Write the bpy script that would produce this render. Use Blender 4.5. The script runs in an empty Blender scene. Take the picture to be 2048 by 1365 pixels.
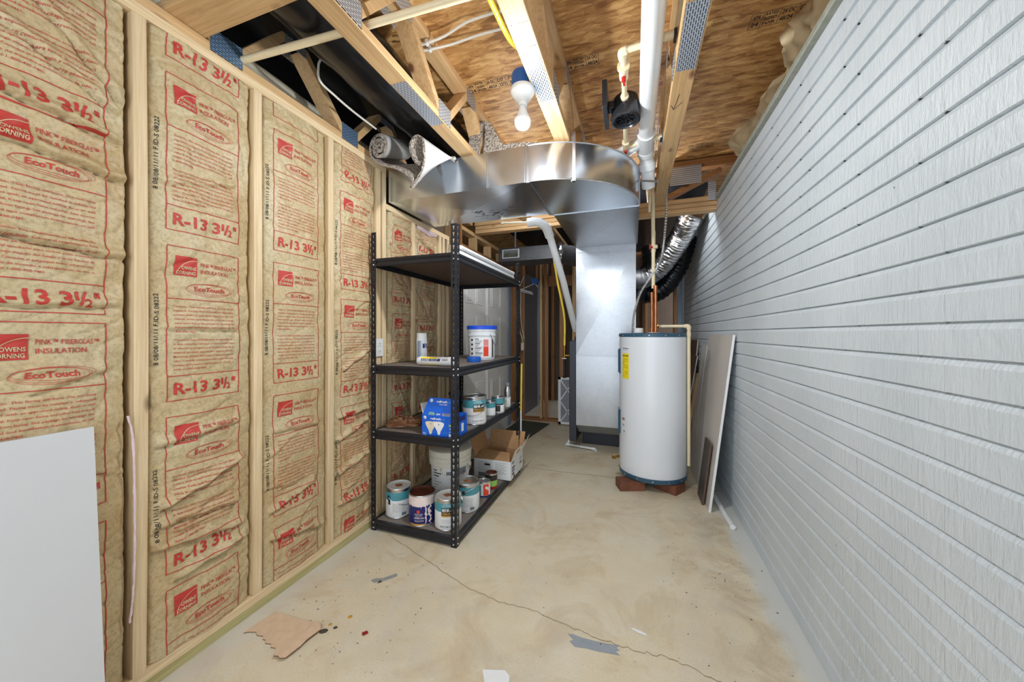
import bpy, bmesh, math, random
import numpy as np
from mathutils import Vector, Matrix
random.seed(7); rng = np.random.default_rng(11)
sc = bpy.context.scene; C = sc.collection
PI = math.pi
# ------------------------------------------------------------------ camera
F_PX = 706.0; YAW = math.atan(244/706.0); CAMH = 1.257
cd = bpy.data.cameras.new('camera'); cam = bpy.data.objects.new('camera', cd); C.objects.link(cam)
cam.location = (0, 0, CAMH); cam.rotation_euler = (PI/2, 0, YAW)
cd.sensor_width = 36; cd.lens = 36*F_PX/2048; cd.shift_y = -14.5/2048; cd.clip_start = .02
sc.camera = cam
# ------------------------------------------------------------------ world, exposure
w = bpy.data.worlds.new('world'); sc.world = w; w.use_nodes = True
w.node_tree.nodes['Background'].inputs[0].default_value = (.84, .92, 1, 1)
w.node_tree.nodes['Background'].inputs[1].default_value = 1.35
vs = sc.view_settings; vs.view_transform = 'Standard'; vs.look = 'None'; vs.gamma = 1; vs.exposure = 0.87
vs.use_curve_mapping = False
BULB = 640.0      # emission strength of the ceiling bulb
FARFILL = 115.0  # strength of the added fill bulb hidden behind the duct
REARFILL = 190.0  # strength of the added fill bulb behind the camera
# ------------------------------------------------------------------ node helpers
class NT:
    def __init__(s, name):
        s.m = bpy.data.materials.new(name); s.m.use_nodes = True
        s.t = s.m.node_tree; s.b = s.t.nodes['Principled BSDF']
    def n(s, typ, **kw):
        nd = s.t.nodes.new(typ)
        for k, v in kw.items():
            if k in nd.inputs.keys() or k.isdigit():
                nd.inputs[int(k) if k.isdigit() else k].default_value = v
            else: setattr(nd, k, v)
        return nd
    def l(s, a, b): s.t.links.new(a, b)
    def ramp(s, fac, stops, interp='LINEAR'):
        r = s.n('ShaderNodeValToRGB'); r.color_ramp.interpolation = interp
        e = r.color_ramp.elements
        while len(e) < len(stops): e.new(.5)
        for i, (p, c) in enumerate(stops):
            e[i].position = p; e[i].color = (*c, 1) if len(c) == 3 else c
        s.l(fac, r.inputs[0]); return r.outputs[0]
    def coord(s, scale=(1, 1, 1), rot=(0, 0, 0), kind='Object'):
        tc = s.n('ShaderNodeTexCoord'); mp = s.n('ShaderNodeMapping')
        mp.inputs['Scale'].default_value = scale; mp.inputs['Rotation'].default_value = rot
        s.l(tc.outputs[kind], mp.inputs[0]); return mp.outputs[0]
    def noise(s, vec, scale=5, detail=4, rough=.55, dist=0):
        n = s.n('ShaderNodeTexNoise'); n.inputs['Scale'].default_value = scale
        n.inputs['Detail'].default_value = detail; n.inputs['Roughness'].default_value = rough
        n.inputs['Distortion'].default_value = dist; s.l(vec, n.inputs['Vector']); return n.outputs['Fac']
    def mix(s, fac, a, b, mode='MIX'):
        m = s.n('ShaderNodeMix', data_type='RGBA', blend_type=mode)
        for i, v in ((0, fac), (6, a), (7, b)):
            if hasattr(v, 'is_linked') or hasattr(v, 'links'): s.l(v, m.inputs[i])
            else: m.inputs[i].default_value = v if i == 0 else (*v, 1)
        return m.outputs[2]
    def bump(s, h, strength=.3, dist=.01):
        b = s.n('ShaderNodeBump'); b.inputs['Strength'].default_value = strength
        b.inputs['Distance'].default_value = dist; s.l(h, b.inputs['Height']); s.l(b.outputs[0], s.b.inputs['Normal'])
def sr(r, g, b):
    f = lambda c: (c/255/12.92) if c/255 <= .04045 else ((c/255+.055)/1.055)**2.4
    return (f(r), f(g), f(b))
MATS = {}
def plain(name, col, rough=.5, metal=0, nz=.06, nscale=30, emit=None, alpha=None):
    if name in MATS: return MATS[name]
    t = NT(name); t.b.inputs['Roughness'].default_value = rough; t.b.inputs['Metallic'].default_value = metal
    v = t.coord(); f = t.noise(v, nscale, 3)
    c = t.ramp(f, [(.3, tuple(x*(1-nz) for x in col)), (.7, tuple(min(1, x*(1+nz)) for x in col))])
    t.l(c, t.b.inputs['Base Color'])
    if emit:
        t.b.inputs['Emission Color'].default_value = (*emit[0], 1); t.b.inputs['Emission Strength'].default_value = emit[1]
    MATS[name] = t.m; return t.m
def wood(name, axis, c1, c2, dark, knots=True, rough=.6):
    t = NT(name)
    sc_ = [22, 22, 22]; sc_[axis] = 1.3
    v = t.coord(tuple(sc_)); oi = t.n('ShaderNodeObjectInfo')
    ad = t.n('ShaderNodeVectorMath', operation='ADD'); mu = t.n('ShaderNodeVectorMath', operation='SCALE')
    cb = t.n('ShaderNodeCombineXYZ')
    for i in range(3): t.l(oi.outputs['Random'], cb.inputs[i])
    t.l(cb.outputs[0], mu.inputs[0]); mu.inputs['Scale'].default_value = 37
    t.l(v, ad.inputs[0]); t.l(mu.outputs[0], ad.inputs[1])
    f = t.noise(ad.outputs[0], 1.0, 5, .6, .8)
    c = t.ramp(f, [(.28, c2), (.45, c1), (.62, tuple((a+b)/2 for a, b in zip(c1, c2))), (.75, c1)])
    s2 = [60, 60, 60]; s2[axis] = 2
    g = t.noise(t.coord(tuple(s2)), 1.5, 3)
    gm = t.ramp(g, [(.35, (.82, .78, .72)), (.6, (1, 1, 1))])
    c = t.mix(1.0, c, gm, 'MULTIPLY')
    if knots:
        s3 = [7, 7, 7]; s3[axis] = 3.2
        v3 = t.coord(tuple(s3)); a3 = t.n('ShaderNodeVectorMath', operation='ADD'); t.l(v3, a3.inputs[0]); t.l(mu.outputs[0], a3.inputs[1])
        vo = t.n('ShaderNodeTexVoronoi'); t.l(a3.outputs[0], vo.inputs['Vector']); vo.inputs['Scale'].default_value = .8
        k = t.ramp(vo.outputs['Distance'], [(.06, (1, 1, 1)), (.13, (0, 0, 0))])
        c = t.mix(k, c, dark)
    hs = t.n('ShaderNodeHueSaturation'); mr = t.n('ShaderNodeMapRange'); t.l(oi.outputs['Random'], mr.inputs[0])
    mr.inputs[3].default_value = .86; mr.inputs[4].default_value = 1.08
    t.l(mr.outputs[0], hs.inputs['Value']); t.l(c, hs.inputs['Color']); t.l(hs.outputs[0], t.b.inputs['Base Color'])
    t.b.inputs['Roughness'].default_value = rough; t.bump(g, .15, .002)
    return t.m
SPF = (sr(240, 216, 176), sr(226, 196, 152), sr(110, 68, 36))
TRS = (sr(216, 180, 132), sr(194, 152, 102), sr(104, 60, 30))
DRK = (sr(170, 120, 72), sr(140, 92, 52), sr(70, 42, 22))
W = {}
for k, cs in (('s', SPF), ('t', TRS), ('d', DRK)):
    for a in range(3): W[k+'xyz'[a]] = wood('lumber_'+k+'xyz'[a], a, *cs)
W['green'] = wood('treated_lumber', 1, sr(206, 196, 140), sr(184, 172, 112), sr(90, 60, 30))

def m_osb():
    t = NT('oriented_strand_board')
    cols = []
    v0 = t.coord((1, 1, 1)); dn = t.n('ShaderNodeTexNoise', Scale=3.0); t.l(v0, dn.inputs['Vector'])
    for i, (rot, sc_) in enumerate([(.12, (11, 42, 11)), (-.35, (13, 50, 13)), (.5, (9, 38, 9))]):
        mp = t.n('ShaderNodeMapping'); mp.inputs['Scale'].default_value = sc_; mp.inputs['Rotation'].default_value = (0, 0, rot)
        ml = t.mix(.06, v0, (0, 0, 0)); t.l(v0, mp.inputs[0])
        vo = t.n('ShaderNodeTexVoronoi'); vo.inputs['Scale'].default_value = 1.0; t.l(mp.outputs[0], vo.inputs['Vector'])
        sp = t.n('ShaderNodeSeparateColor'); t.l(vo.outputs['Color'], sp.inputs[0]); cols.append((sp.outputs[0], vo.outputs['Distance']))
    a = t.mix(.5, cols[0][0], cols[1][0]); a = t.mix(.38, a, cols[2][0])
    c = t.ramp(a, [(.2, sr(152, 104, 56)), (.42, sr(192, 142, 84)), (.6, sr(208, 160, 100)), (.8, sr(228, 186, 126))])
    fib = t.noise(t.coord((16, 120, 1)), 1.2, 4, .6, 1.0)
    c = t.mix(1.0, c, t.ramp(fib, [(.3, (.72, .66, .58)), (.55, (1, 1, 1))]), 'MULTIPLY')
    sp = t.noise(t.coord((14, 50, 1), (0, 0, .1)), 1.0, 5, .7, .6)
    c = t.mix(t.ramp(sp, [(.66, (0, 0, 0)), (.76, (1, 1, 1))]), c, sr(104, 62, 30))
    t.l(c, t.b.inputs['Base Color']); t.b.inputs['Roughness'].default_value = .55; t.bump(fib, .25, .003)
    return t.m
def m_floor():
    t = NT('stained_concrete')
    v = t.coord()
    a = t.noise(v, 1.3, 6, .6, .4); b = t.noise(v, 6, 6, .65, .2); g = t.noise(v, 160, 3, .6)
    c = t.ramp(a, [(.3, sr(206, 194, 170)), (.5, sr(220, 207, 178)), (.72, sr(218, 211, 194))])
    c = t.mix(t.ramp(b, [(.45, (0, 0, 0)), (.75, (.6, .6, .6))]), c, sr(226, 219, 202))
    c = t.mix(t.ramp(t.noise(v, 2.7, 5, .7, .8), [(.5, (0, 0, 0)), (.72, (.75, .75, .75))]), c, sr(190, 164, 124))
    c = t.mix(t.ramp(t.noise(t.coord((1, .6, 1), (0, 0, .5)), 1.9, 6, .7, 1.2), [(.52, (0, 0, 0)), (.7, (.6, .6, .6))]), c, sr(204, 198, 186))
    c = t.mix(t.ramp(g, [(.35, (.35, .35, .35)), (.5, (0, 0, 0))]), c, sr(188, 175, 150))
    sx = t.n('ShaderNodeSeparateXYZ'); t.l(v, sx.inputs[0])
    wv = t.noise(v, 5, 4, .6)
    def band(src, p0, p1, amp):
        ma = t.n('ShaderNodeMath', operation='MULTIPLY_ADD'); t.l(wv, ma.inputs[0]); ma.inputs[1].default_value = amp; t.l(src, ma.inputs[2])
        mr = t.n('ShaderNodeMapRange'); t.l(ma.outputs[0], mr.inputs[0]); mr.inputs[1].default_value = p0; mr.inputs[2].default_value = p1
        return mr.outputs[0]
    c = t.mix(band(sx.outputs[0], .58, .66, .10), c, sr(214, 214, 208))           # paint overspray along the block wall
    c = t.mix(band(sx.outputs[0], -1.34, -1.52, .25), c, sr(212, 208, 198))       # dusty strip along the framed wall
    dd = t.n('ShaderNodeMath', operation='MULTIPLY'); t.l(band(sx.outputs[0], .30, .56, .16), dd.inputs[0])
    t.l(t.ramp(t.noise(v, 4.5, 6, .7, 1.0), [(.42, (0, 0, 0)), (.62, (.5, .5, .5))]), dd.inputs[1]); c = t.mix(dd.outputs[0], c, sr(166, 142, 110))   # brown stains beside the wall
    c = t.mix(band(sx.outputs[0], .60, .67, .10), c, sr(206, 208, 204))
    wo = t.n('ShaderNodeTexVoronoi'); wo.inputs['Scale'].default_value = 13; t.l(v, wo.inputs['Vector'])
    c = t.mix(t.ramp(wo.outputs['Distance'], [(.03, (1, 1, 1)), (.05, (0, 0, 0))]), c, sr(150, 122, 90))
    t.l(c, t.b.inputs['Base Color']); t.b.inputs['Roughness'].default_value = .5; t.bump(t.noise(v, 45, 5), .12, .004)
    return t.m
def m_wall():
    t = NT('painted_wall')
    v = t.coord(); a = t.noise(v, 3, 5); st = t.noise(t.coord((1, 55, 9)), 1.6, 4, .65)
    c = t.ramp(a, [(.3, sr(197, 206, 212)), (.7, sr(207, 215, 221))])
    vo = t.n('ShaderNodeTexVoronoi'); vo.inputs['Scale'].default_value = 9; t.l(v, vo.inputs['Vector'])
    c = t.mix(t.ramp(vo.outputs['Distance'], [(.018, (1, 1, 1)), (.03, (0, 0, 0))]), c, sr(60, 58, 56))
    t.l(c, t.b.inputs['Base Color']); t.b.inputs['Roughness'].default_value = .45; st2 = t.noise(t.coord((1, 16, 7)), 1.5, 5, .6, .6); hh = t.mix(.5, st, st2); t.bump(hh, .75, .009)
    return t.m
def m_paper():
    t = NT('kraft_paper')
    v = t.coord(); a = t.noise(v, 3, 5, .6, .3); g = t.noise(v, 90, 4, .7)
    c = t.ramp(a, [(.3, sr(190, 163, 118)), (.5, sr(201, 180, 138)), (.7, sr(205, 192, 157))])
    c = t.mix(t.ramp(g, [(.3, (.55, .55, .55)), (.55, (0, 0, 0))]), c, sr(138, 116, 82))
    t.l(c, t.b.inputs['Base Color']); t.b.inputs['Roughness'].default_value = .5
    t.bump(t.noise(v, 38, 6, .6, 1.2), .35, .004); return t.m
def m_galv(name, c1, c2, rough=.28, scale=14):
    t = NT(name); v = t.coord()
    vo = t.n('ShaderNodeTexVoronoi'); vo.inputs['Scale'].default_value = scale*6; t.l(v, vo.inputs['Vector'])
    n = t.noise(v, 5, 4, .6, .5)
    sp = t.n('ShaderNodeSeparateColor'); t.l(vo.outputs['Color'], sp.inputs[0])
    m = t.mix(.82, sp.outputs[0], n); c = t.ramp(m, [(.25, c2), (.75, c1)])
    t.l(c, t.b.inputs['Base Color']); t.b.inputs['Metallic'].default_value = 1
    r = t.n('ShaderNodeMapRange'); t.l(n, r.inputs[0]); r.inputs[3].default_value = rough-.05; r.inputs[4].default_value = rough+.06
    t.l(r.outputs[0], t.b.inputs['Roughness']); t.bump(t.noise(v, 2.0, 1), .06, .02); return t.m
def m_plate(name, c1, ax=1):
    t = NT(name); v = t.coord(rot=(0, 0, 0))
    br = t.n('ShaderNodeTexBrick'); br.inputs['Scale'].default_value = 1
    # object coords -> slots
    sx = t.n('ShaderNodeSeparateXYZ'); t.l(v, sx.inputs[0]); cb = t.n('ShaderNodeCombineXYZ')
    t.l(sx.outputs[1], cb.inputs[0])
    t.l(sx.outputs[0 if ax == 0 else 2], cb.inputs[1]); t.l(cb.outputs[0], br.inputs['Vector'])
    br.inputs['Brick Width'].default_value = .026; br.inputs['Row Height'].default_value = .0085; br.inputs['Mortar Size'].default_value = .0027
    br.inputs['Mortar Smooth'].default_value = .1
    br.inputs['Color1'].default_value = (0.02, .02, .025, 1); br.inputs['Color2'].default_value = (.03, .03, .035, 1); br.inputs['Mortar'].default_value = (*c1, 1)
    t.l(br.outputs['Color'], t.b.inputs['Base Color']); t.b.inputs['Metallic'].default_value = .55; t.b.inputs['Roughness'].default_value = .38
    t.bump(br.outputs['Fac'], .8, .003); return t.m
def m_carpet(name, c1, c2):
    t = NT(name); v = t.coord(); n = t.noise(v, 85, 3, .8); n2 = t.noise(v, 8, 2)
    t.l(t.ramp(n, [(.36, c2), (.6, c1)]), t.b.inputs['Base Color']); t.b.inputs['Roughness'].default_value = .95
    t.bump(n, 1, .012); return t.m
M = dict(
 osb=m_osb(), floor=m_floor(), wall=m_wall(), paper=m_paper(),
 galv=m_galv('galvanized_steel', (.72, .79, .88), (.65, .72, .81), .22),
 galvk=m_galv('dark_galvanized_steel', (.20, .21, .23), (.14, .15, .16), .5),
 galvr=m_galv('galvanized_steel_rougher', (.47, .49, .52), (.37, .39, .42), .32),  # rougher, darker version of the galvanized steel
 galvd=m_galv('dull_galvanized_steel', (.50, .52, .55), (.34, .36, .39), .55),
 plate=m_plate('truss_plate', (.62, .66, .72)), plateb=m_plate('truss_plate_bottom', (.58, .64, .74), 0),
 plateblue=m_plate('truss_plate_sky_tint', (.22, .36, .56)),  # sky reflection painted into the plate colour as blue
 red=plain('red_ink', sr(190, 58, 50), .6, nz=.12, nscale=60), black=plain('black_ink', sr(48, 42, 40), .6),
 pap2=plain('bare_paper_print', sr(206, 186, 148), .6),
 pvc=plain('white_pvc', sr(232, 234, 236), .25, nz=.02), cpvc=plain('cream_cpvc', sr(232, 216, 180), .3, nz=.03),
 redp=plain('red_plastic', sr(200, 40, 34), .35), blk=plain('black_steel', sr(38, 40, 46), .32, .35, .1), blkp=plain('black_plastic', sr(30, 32, 36), .28),
 blkr=plain('black_poly_wrap', sr(20, 22, 26), .25, nz=.2, nscale=6), yel=plain('yellow_tube', sr(232, 204, 70), .35), cop=plain('copper', sr(205, 130, 84), .25, 1, .15, 20),
 brass=plain('brass', sr(160, 124, 60), .3, 1, .2), romex=plain('cable_sheath', sr(226, 222, 212), .4), blue=plain('blue_plastic', sr(36, 96, 170), .35),
 porc=plain('white_porcelain', sr(240, 240, 238), .15, nz=.01), teal=plain('heater_trim_blue', sr(52, 88, 112), .35), enamel=plain('heater_enamel', sr(230, 235, 242), .18, nz=.015, nscale=3),
 white=plain('white_paint', sr(238, 238, 238), .3, nz=.015), melamine=plain('white_melamine', sr(208, 209, 211), .35, nz=.012, nscale=4), doorw=plain('door_white', sr(236, 234, 230), .4, nz=.01),
 lab=plain('white_label', sr(236, 238, 240), .4, nz=.02), teallab=plain('teal_label', sr(78, 152, 166), .4), dklab=plain('dark_label', sr(42, 38, 36), .4), gold=plain('gold_label', sr(196, 150, 70), .4),
 ylab=plain('yellow_label', sr(250, 226, 30), .4), orange=plain('orange_red_label', sr(226, 66, 36), .4), navy=plain('navy_label', sr(28, 36, 110), .35), bboxm=plain('blue_carton', sr(14, 98, 214), .3), lblue=plain('light_blue_print', sr(90, 170, 240), .35),
 greenl=plain('green_label', sr(150, 200, 90), .4), blid=plain('blue_lid', sr(20, 78, 214), .35), tape=plain('blue_tape', sr(22, 92, 190), .5), greyl=plain('grey_print', sr(120, 124, 128), .5), pinkl=plain('pink_print', sr(220, 140, 140), .5),
 pail=plain('cream_pail', sr(222, 216, 200), .35), tr=plain('translucent_pail', sr(222, 226, 230), .25), tin=plain('tin', (.62, .63, .65), .3, 1, .12), rust=plain('rusty_smear', sr(176, 112, 78), .7, nz=.3), rustlid=plain('rusted_lid', sr(96, 48, 32), .5, .3, .5, 12),
 pinkp=plain('dried_pink_paint', sr(236, 220, 216), .5), card=plain('cardboard', sr(192, 148, 104), .8, nz=.08), cardl=plain('torn_cardboard', sr(216, 188, 158), .8, nz=.08), cardd=plain('cardboard_edge', sr(120, 88, 62), .9, nz=.3), pb=plain('particle_board', sr(126, 116, 108), .6, nz=.3, nscale=120),
 dpb=plain('particle_board_underside', sr(84, 66, 54), .7, nz=.2, nscale=90), bag=plain('brown_bag', sr(150, 104, 74), .5, nz=.2), fg=plain('fiberglass', sr(222, 204, 166), .95, nz=.22, nscale=7), pinkfg=plain('pink_fiberglass', sr(228, 204, 210), .95, nz=.1), foam=plain('sill_foam', sr(160, 162, 150), .8, nz=.15),
 greyb=plain('grey_laminate', sr(208, 202, 195), .35, nz=.03, nscale=6), dkb=plain('dark_laminate', sr(74, 70, 68), .4, nz=.15, nscale=10), brb=plain('brown_hardboard', sr(96, 72, 60), .5, nz=.1), mat=m_carpet('ribbed_mat', sr(96, 98, 84), sr(60, 62, 50)),
 carp=m_carpet('carpet_pile', sr(206, 194, 180), sr(62, 48, 40)), carpback=plain('carpet_backing', sr(196, 194, 190), .7, nz=.04), foil=m_galv('crinkled_foil', (.86, .86, .87), (.5, .5, .52), .2, 10), cream=plain('cream_plastic', sr(224, 214, 190), .4), brownwall=plain('brown_board', sr(104, 86, 72), .8, nz=.08, nscale=4),
 crack=plain('crack_dark', sr(134, 116, 92), .9), bluepaint=plain('blue_grey_paint', sr(150, 158, 166), .5), stain=plain('dark_speck', sr(70, 60, 50), .8), amber=plain('amber_drop', sr(206, 152, 60), .4), greyst=plain('grey_strip', sr(150, 152, 150), .6), brick=plain('red_brick', sr(116, 70, 50), .8, nz=.25, nscale=14),
 filt=plain('pleated_media', sr(170, 172, 182), .9, nz=.12, nscale=40), bluesteel=plain('blue_grey_steel', sr(150, 166, 184), .35, .2), dksteel=plain('dark_furnace_steel', sr(58, 60, 70), .4, .3), photo=plain('landscape_print', sr(90, 96, 84), .4, nz=.7, nscale=35), tyvek=plain('pale_board', sr(200, 196, 186), .6), green=plain('green_mark', sr(70, 170, 90), .6),
 dark=plain('dark_gap', sr(26, 24, 22), .9), bulbm=plain('lit_bulb', (1, 1, 1), .3, emit=((.93, .97, 1), BULB)), fillf=plain('added_far_fill', (1, 1, 1), .3, emit=((.93, .97, 1), FARFILL)), fillg=plain('added_corner_fill', (1, 1, 1), .3, emit=((.93, .97, 1), 130.0)), fillr=plain('added_rear_fill', (1, 1, 1), .3, emit=((.88, .95, 1), REARFILL)))  # only the first bulb is real; far, corner and rear are added fill
M['maroon'] = plain('maroon', sr(150, 30, 30), .4)
# ------------------------------------------------------------------ mesh builder
TXT = {}
def textmesh(s, bold=False, shear=0, cut=0):
    k = (s, bold, shear, cut)
    if k not in TXT:
        cu = bpy.data.curves.new('t', 'FONT'); cu.body = s; cu.resolution_u = 2; cu.size = 1
        cu.offset = .028 if bold else .004; cu.shear = shear; cu.fill_mode = 'FRONT'
        o = bpy.data.objects.new('t', cu); me = bpy.data.meshes.new_from_object(o)
        if cut:
            bm = bmesh.new(); bm.from_mesh(me); xs = [q.co.x for q in bm.verts]; ys = [q.co.y for q in bm.verts]
            for ax, lo, hi in ((0, min(xs), max(xs)), (1, min(ys), max(ys))):
                p = lo+cut
                while p < hi:
                    co = [0, 0, 0]; co[ax] = p; no = [0, 0, 0]; no[ax] = 1
                    bmesh.ops.bisect_plane(bm, geom=bm.verts[:]+bm.edges[:]+bm.faces[:], plane_co=co, plane_no=no); p += cut
            bm.to_mesh(me); bm.free()
        v = np.array([x.co[:2] for x in me.vertices]) if len(me.vertices) else np.zeros((0, 2))
        f = [tuple(p.vertices) for p in me.polygons]
        bpy.data.objects.remove(o); bpy.data.curves.remove(cu); bpy.data.meshes.remove(me)
        TXT[k] = (v, f)
    return TXT[k]
class MB:
    def __init__(s): s.v = []; s.f = []; s.m = []
    def add(s, vs_, fs, mi=0):
        o = len(s.v); s.v += [tuple(map(float, p)) for p in vs_]
        for f in fs: s.f.append(tuple(i+o for i in f)); s.m.append(mi)
        return s
    def box(s, x0, x1, y0, y1, z0, z1, mi=0, T=None):
        vs_ = [(x, y, z) for x in (x0, x1) for y in (y0, y1) for z in (z0, z1)]
        if T is not None: vs_ = [T @ Vector(p) for p in vs_]
        return s.add(vs_, [(0, 1, 3, 2), (4, 6, 7, 5), (0, 4, 5, 1), (2, 3, 7, 6), (0, 2, 6, 4), (1, 5, 7, 3)], mi)
    def bar(s, p, q, wx, th, mi=0, side=Vector((1, 0, 0))):   # board from p to q, wide along side, th thick across
        p, q = Vector(p), Vector(q); d = (q-p).normalized(); side = Vector(side).normalized(); n = d.cross(side).normalized()
        vs_ = [a + side*sx*wx/2 + n*sn*th/2 for a in (p, q) for sx in (-1, 1) for sn in (-1, 1)]
        return s.add(vs_, [(0, 1, 3, 2), (4, 6, 7, 5), (0, 4, 5, 1), (2, 3, 7, 6), (0, 2, 6, 4), (1, 5, 7, 3)], mi)
    def tube(s, path, r, n=12, mi=0, caps=True, nz=0):
        P = [Vector(p) for p in path]; k = len(P); rs = r if isinstance(r, (list, tuple)) else [r]*k
        t0 = (P[1]-P[0]).normalized(); up = Vector((0, 0, 1)) if abs(t0.z) < .9 else Vector((1, 0, 0))
        u = t0.cross(up).normalized(); o = len(s.v)
        for i in range(k):
            t = (P[min(i+1, k-1)]-P[max(i-1, 0)])
            t = t.normalized() if t.length > 1e-9 else t0
            u = (u - t*u.dot(t)).normalized(); v = t.cross(u)
            for j in range(n):
                a = 2*PI*j/n; rr = rs[i]*(1+(random.uniform(-nz, nz) if nz else 0))
                s.v.append(tuple(P[i] + (u*math.cos(a)+v*math.sin(a))*rr))
        for i in range(k-1):
            for j in range(n):
                s.f.append((o+i*n+j, o+i*n+(j+1) % n, o+(i+1)*n+(j+1) % n, o+(i+1)*n+j)); s.m.append(mi)
        if caps:
            s.f.append(tuple(o+j for j in range(n))[::-1]); s.m.append(mi)
            s.f.append(tuple(o+(k-1)*n+j for j in range(n))); s.m.append(mi)
        return s
    def lathe(s, prof, c=(0, 0, 0), n=32, mi=0, ms=None, T=None, closed=False):
        o = len(s.v)
        for (r, z) in prof:
            for j in range(n):
                a = 2*PI*j/n; p = Vector((max(r, 1e-5)*math.cos(a), max(r, 1e-5)*math.sin(a), z))
                if T is not None: p = T @ p
                s.v.append((p.x+c[0], p.y+c[1], p.z+c[2]))
        for i in range(len(prof)-1):
            for j in range(n):
                s.f.append((o+i*n+j, o+i*n+(j+1) % n, o+(i+1)*n+(j+1) % n, o+(i+1)*n+j)); s.m.append(ms[i] if ms else mi)
        return s
    def prism(s, poly, a, b, mi=0, axis='z', mcap=None):   # polygon (2D) extruded along axis from a to b
        def pt(p, t): return {'z': (p[0], p[1], t), 'y': (p[0], t, p[1]), 'x': (t, p[0], p[1])}[axis]
        n = len(poly); o = len(s.v)
        s.v += [pt(p, a) for p in poly] + [pt(p, b) for p in poly]
        for i in range(n): s.f.append((o+i, o+(i+1) % n, o+n+(i+1) % n, o+n+i)); s.m.append(mi)
        s.f.append(tuple(range(o, o+n))[::-1]); s.m.append(mi if mcap is None else mcap); s.f.append(tuple(range(o+n, o+2*n))); s.m.append(mi if mcap is None else mcap)
        return s
    def text(s, st, fn, cap, mi=0, width=None, align='L', bold=False, shear=0, cut=0):
        v, f = textmesh(st, bold, shear, cut)
        if not len(v): return s
        k = cap/.73; x = v[:, 0]*k; y = v[:, 1]*k
        if width: x = (x-x.min())*(width/max(1e-6, x.max()-x.min()))
        if align == 'C': x = x-(x.max()+x.min())/2
        if align == 'R': x = x-x.max()
        return s.add([fn(a, b) for a, b in zip(x, y)], f, mi)
    def rect(s, fn, u0, u1, v0, v1, mi=0, nu=1, nv=1):
        vs_ = [fn(u0+(u1-u0)*i/nu, v0+(v1-v0)*j/nv) for i in range(nu+1) for j in range(nv+1)]
        return s.add(vs_, [(i*(nv+1)+j, (i+1)*(nv+1)+j, (i+1)*(nv+1)+j+1, i*(nv+1)+j+1) for i in range(nu) for j in range(nv)], mi)
    def poly(s, fn, pts, mi=0): return s.add([fn(*p) for p in pts], [tuple(range(len(pts)))], mi)
    def xf(s, T): s.v = [tuple(T @ Vector(p)) for p in s.v]; return s
def wloc(o):
    v = Vector((0, 0, 0))
    while o: v += o.location; o = o.parent
    return v
def build(mb, name, mats, parent=None, smooth=True, bevel=0, ang=35, origin=None, weld=False):
    if not isinstance(mats, (list, tuple)): mats = [mats]
    a = np.array(mb.v)
    if origin is None:
        lo, hi = a.min(0), a.max(0); origin = ((lo[0]+hi[0])/2, (lo[1]+hi[1])/2, lo[2] if parent is None else (lo[2]+hi[2])/2)
    origin = Vector(origin)
    me = bpy.data.meshes.new(name); me.from_pydata([tuple(p) for p in (a-np.array(origin))], [], mb.f)
    for m in mats: me.materials.append(m)
    me.polygons.foreach_set('material_index', mb.m)
    if weld or True:
        bm = bmesh.new(); bm.from_mesh(me)
        if weld: bmesh.ops.remove_doubles(bm, verts=bm.verts, dist=1e-5)
        if len(bm.faces) < 40000 and not getattr(mb, 'keepn', False): bmesh.ops.recalc_face_normals(bm, faces=bm.faces)
        bm.to_mesh(me); bm.free()
    if smooth:
        me.polygons.foreach_set('use_smooth', [True]*len(me.polygons)); me.set_sharp_from_angle(angle=math.radians(ang))
    o = bpy.data.objects.new(name, me); C.objects.link(o)
    if parent: o.parent = parent; o.location = origin - wloc(parent)
    else: o.location = origin
    if bevel:
        b = o.modifiers.new('bevel', 'BEVEL'); b.width = bevel; b.segments = 2; b.limit_method = 'ANGLE'; b.angle_limit = math.radians(50)
    return o
def tag(o, label, cat, group=None):
    if not 4 <= len(label.split()) <= 16: print('LABEL', label)
    o['label'] = label; o['category'] = cat
    if group: o['group'] = group
    return o
def struct(o): o['kind'] = 'structure'; return o
def thing(name, label, cat, loc, group=None):
    o = bpy.data.objects.new(name, None); C.objects.link(o); o.location = loc; o.empty_display_size = .1
    return tag(o, label, cat, group)
def cr(pts, n=8):     # Catmull-Rom
    P = [Vector(p) for p in pts]; P = [P[0]*2-P[1]] + P + [P[-1]*2-P[-2]]; out = []
    for i in range(1, len(P)-2):
        for k in range(n):
            t = k/n; a, b, c, d = P[i-1:i+3]
            out.append(.5*((2*b)+(c-a)*t+(2*a-5*b+4*c-d)*t*t+(3*b-a-3*c+d)*t**3))
    out.append(P[-2]); return out
def plane(O, U, V):
    O, U, V = Vector(O), Vector(U).normalized(), Vector(V).normalized()
    return lambda a, b: O+U*a+V*b
def cylfn(cx, cy, r, a0, z0):    # u runs counter-clockwise seen from above = left to right seen from outside
    return lambda u, v: (cx+r*math.cos(a0+u/r), cy+r*math.sin(a0+u/r), z0+v)
def pz(px, py, z):      # a measured point of the photo put on the level z
    a = (px-1024)/F_PX; bb = (668-py)/F_PX; s_, c_ = math.sin(YAW), math.cos(YAW); t = (z-CAMH)/bb
    return Vector(((-s_+a*c_)*t, (c_+a*s_)*t, z))
def px_(px, py, x):     # the same on the plane x
    a = (px-1024)/F_PX; bb = (668-py)/F_PX; s_, c_ = math.sin(YAW), math.cos(YAW); t = x/(-s_+a*c_)
    return Vector((x, (c_+a*s_)*t, CAMH+bb*t))
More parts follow.
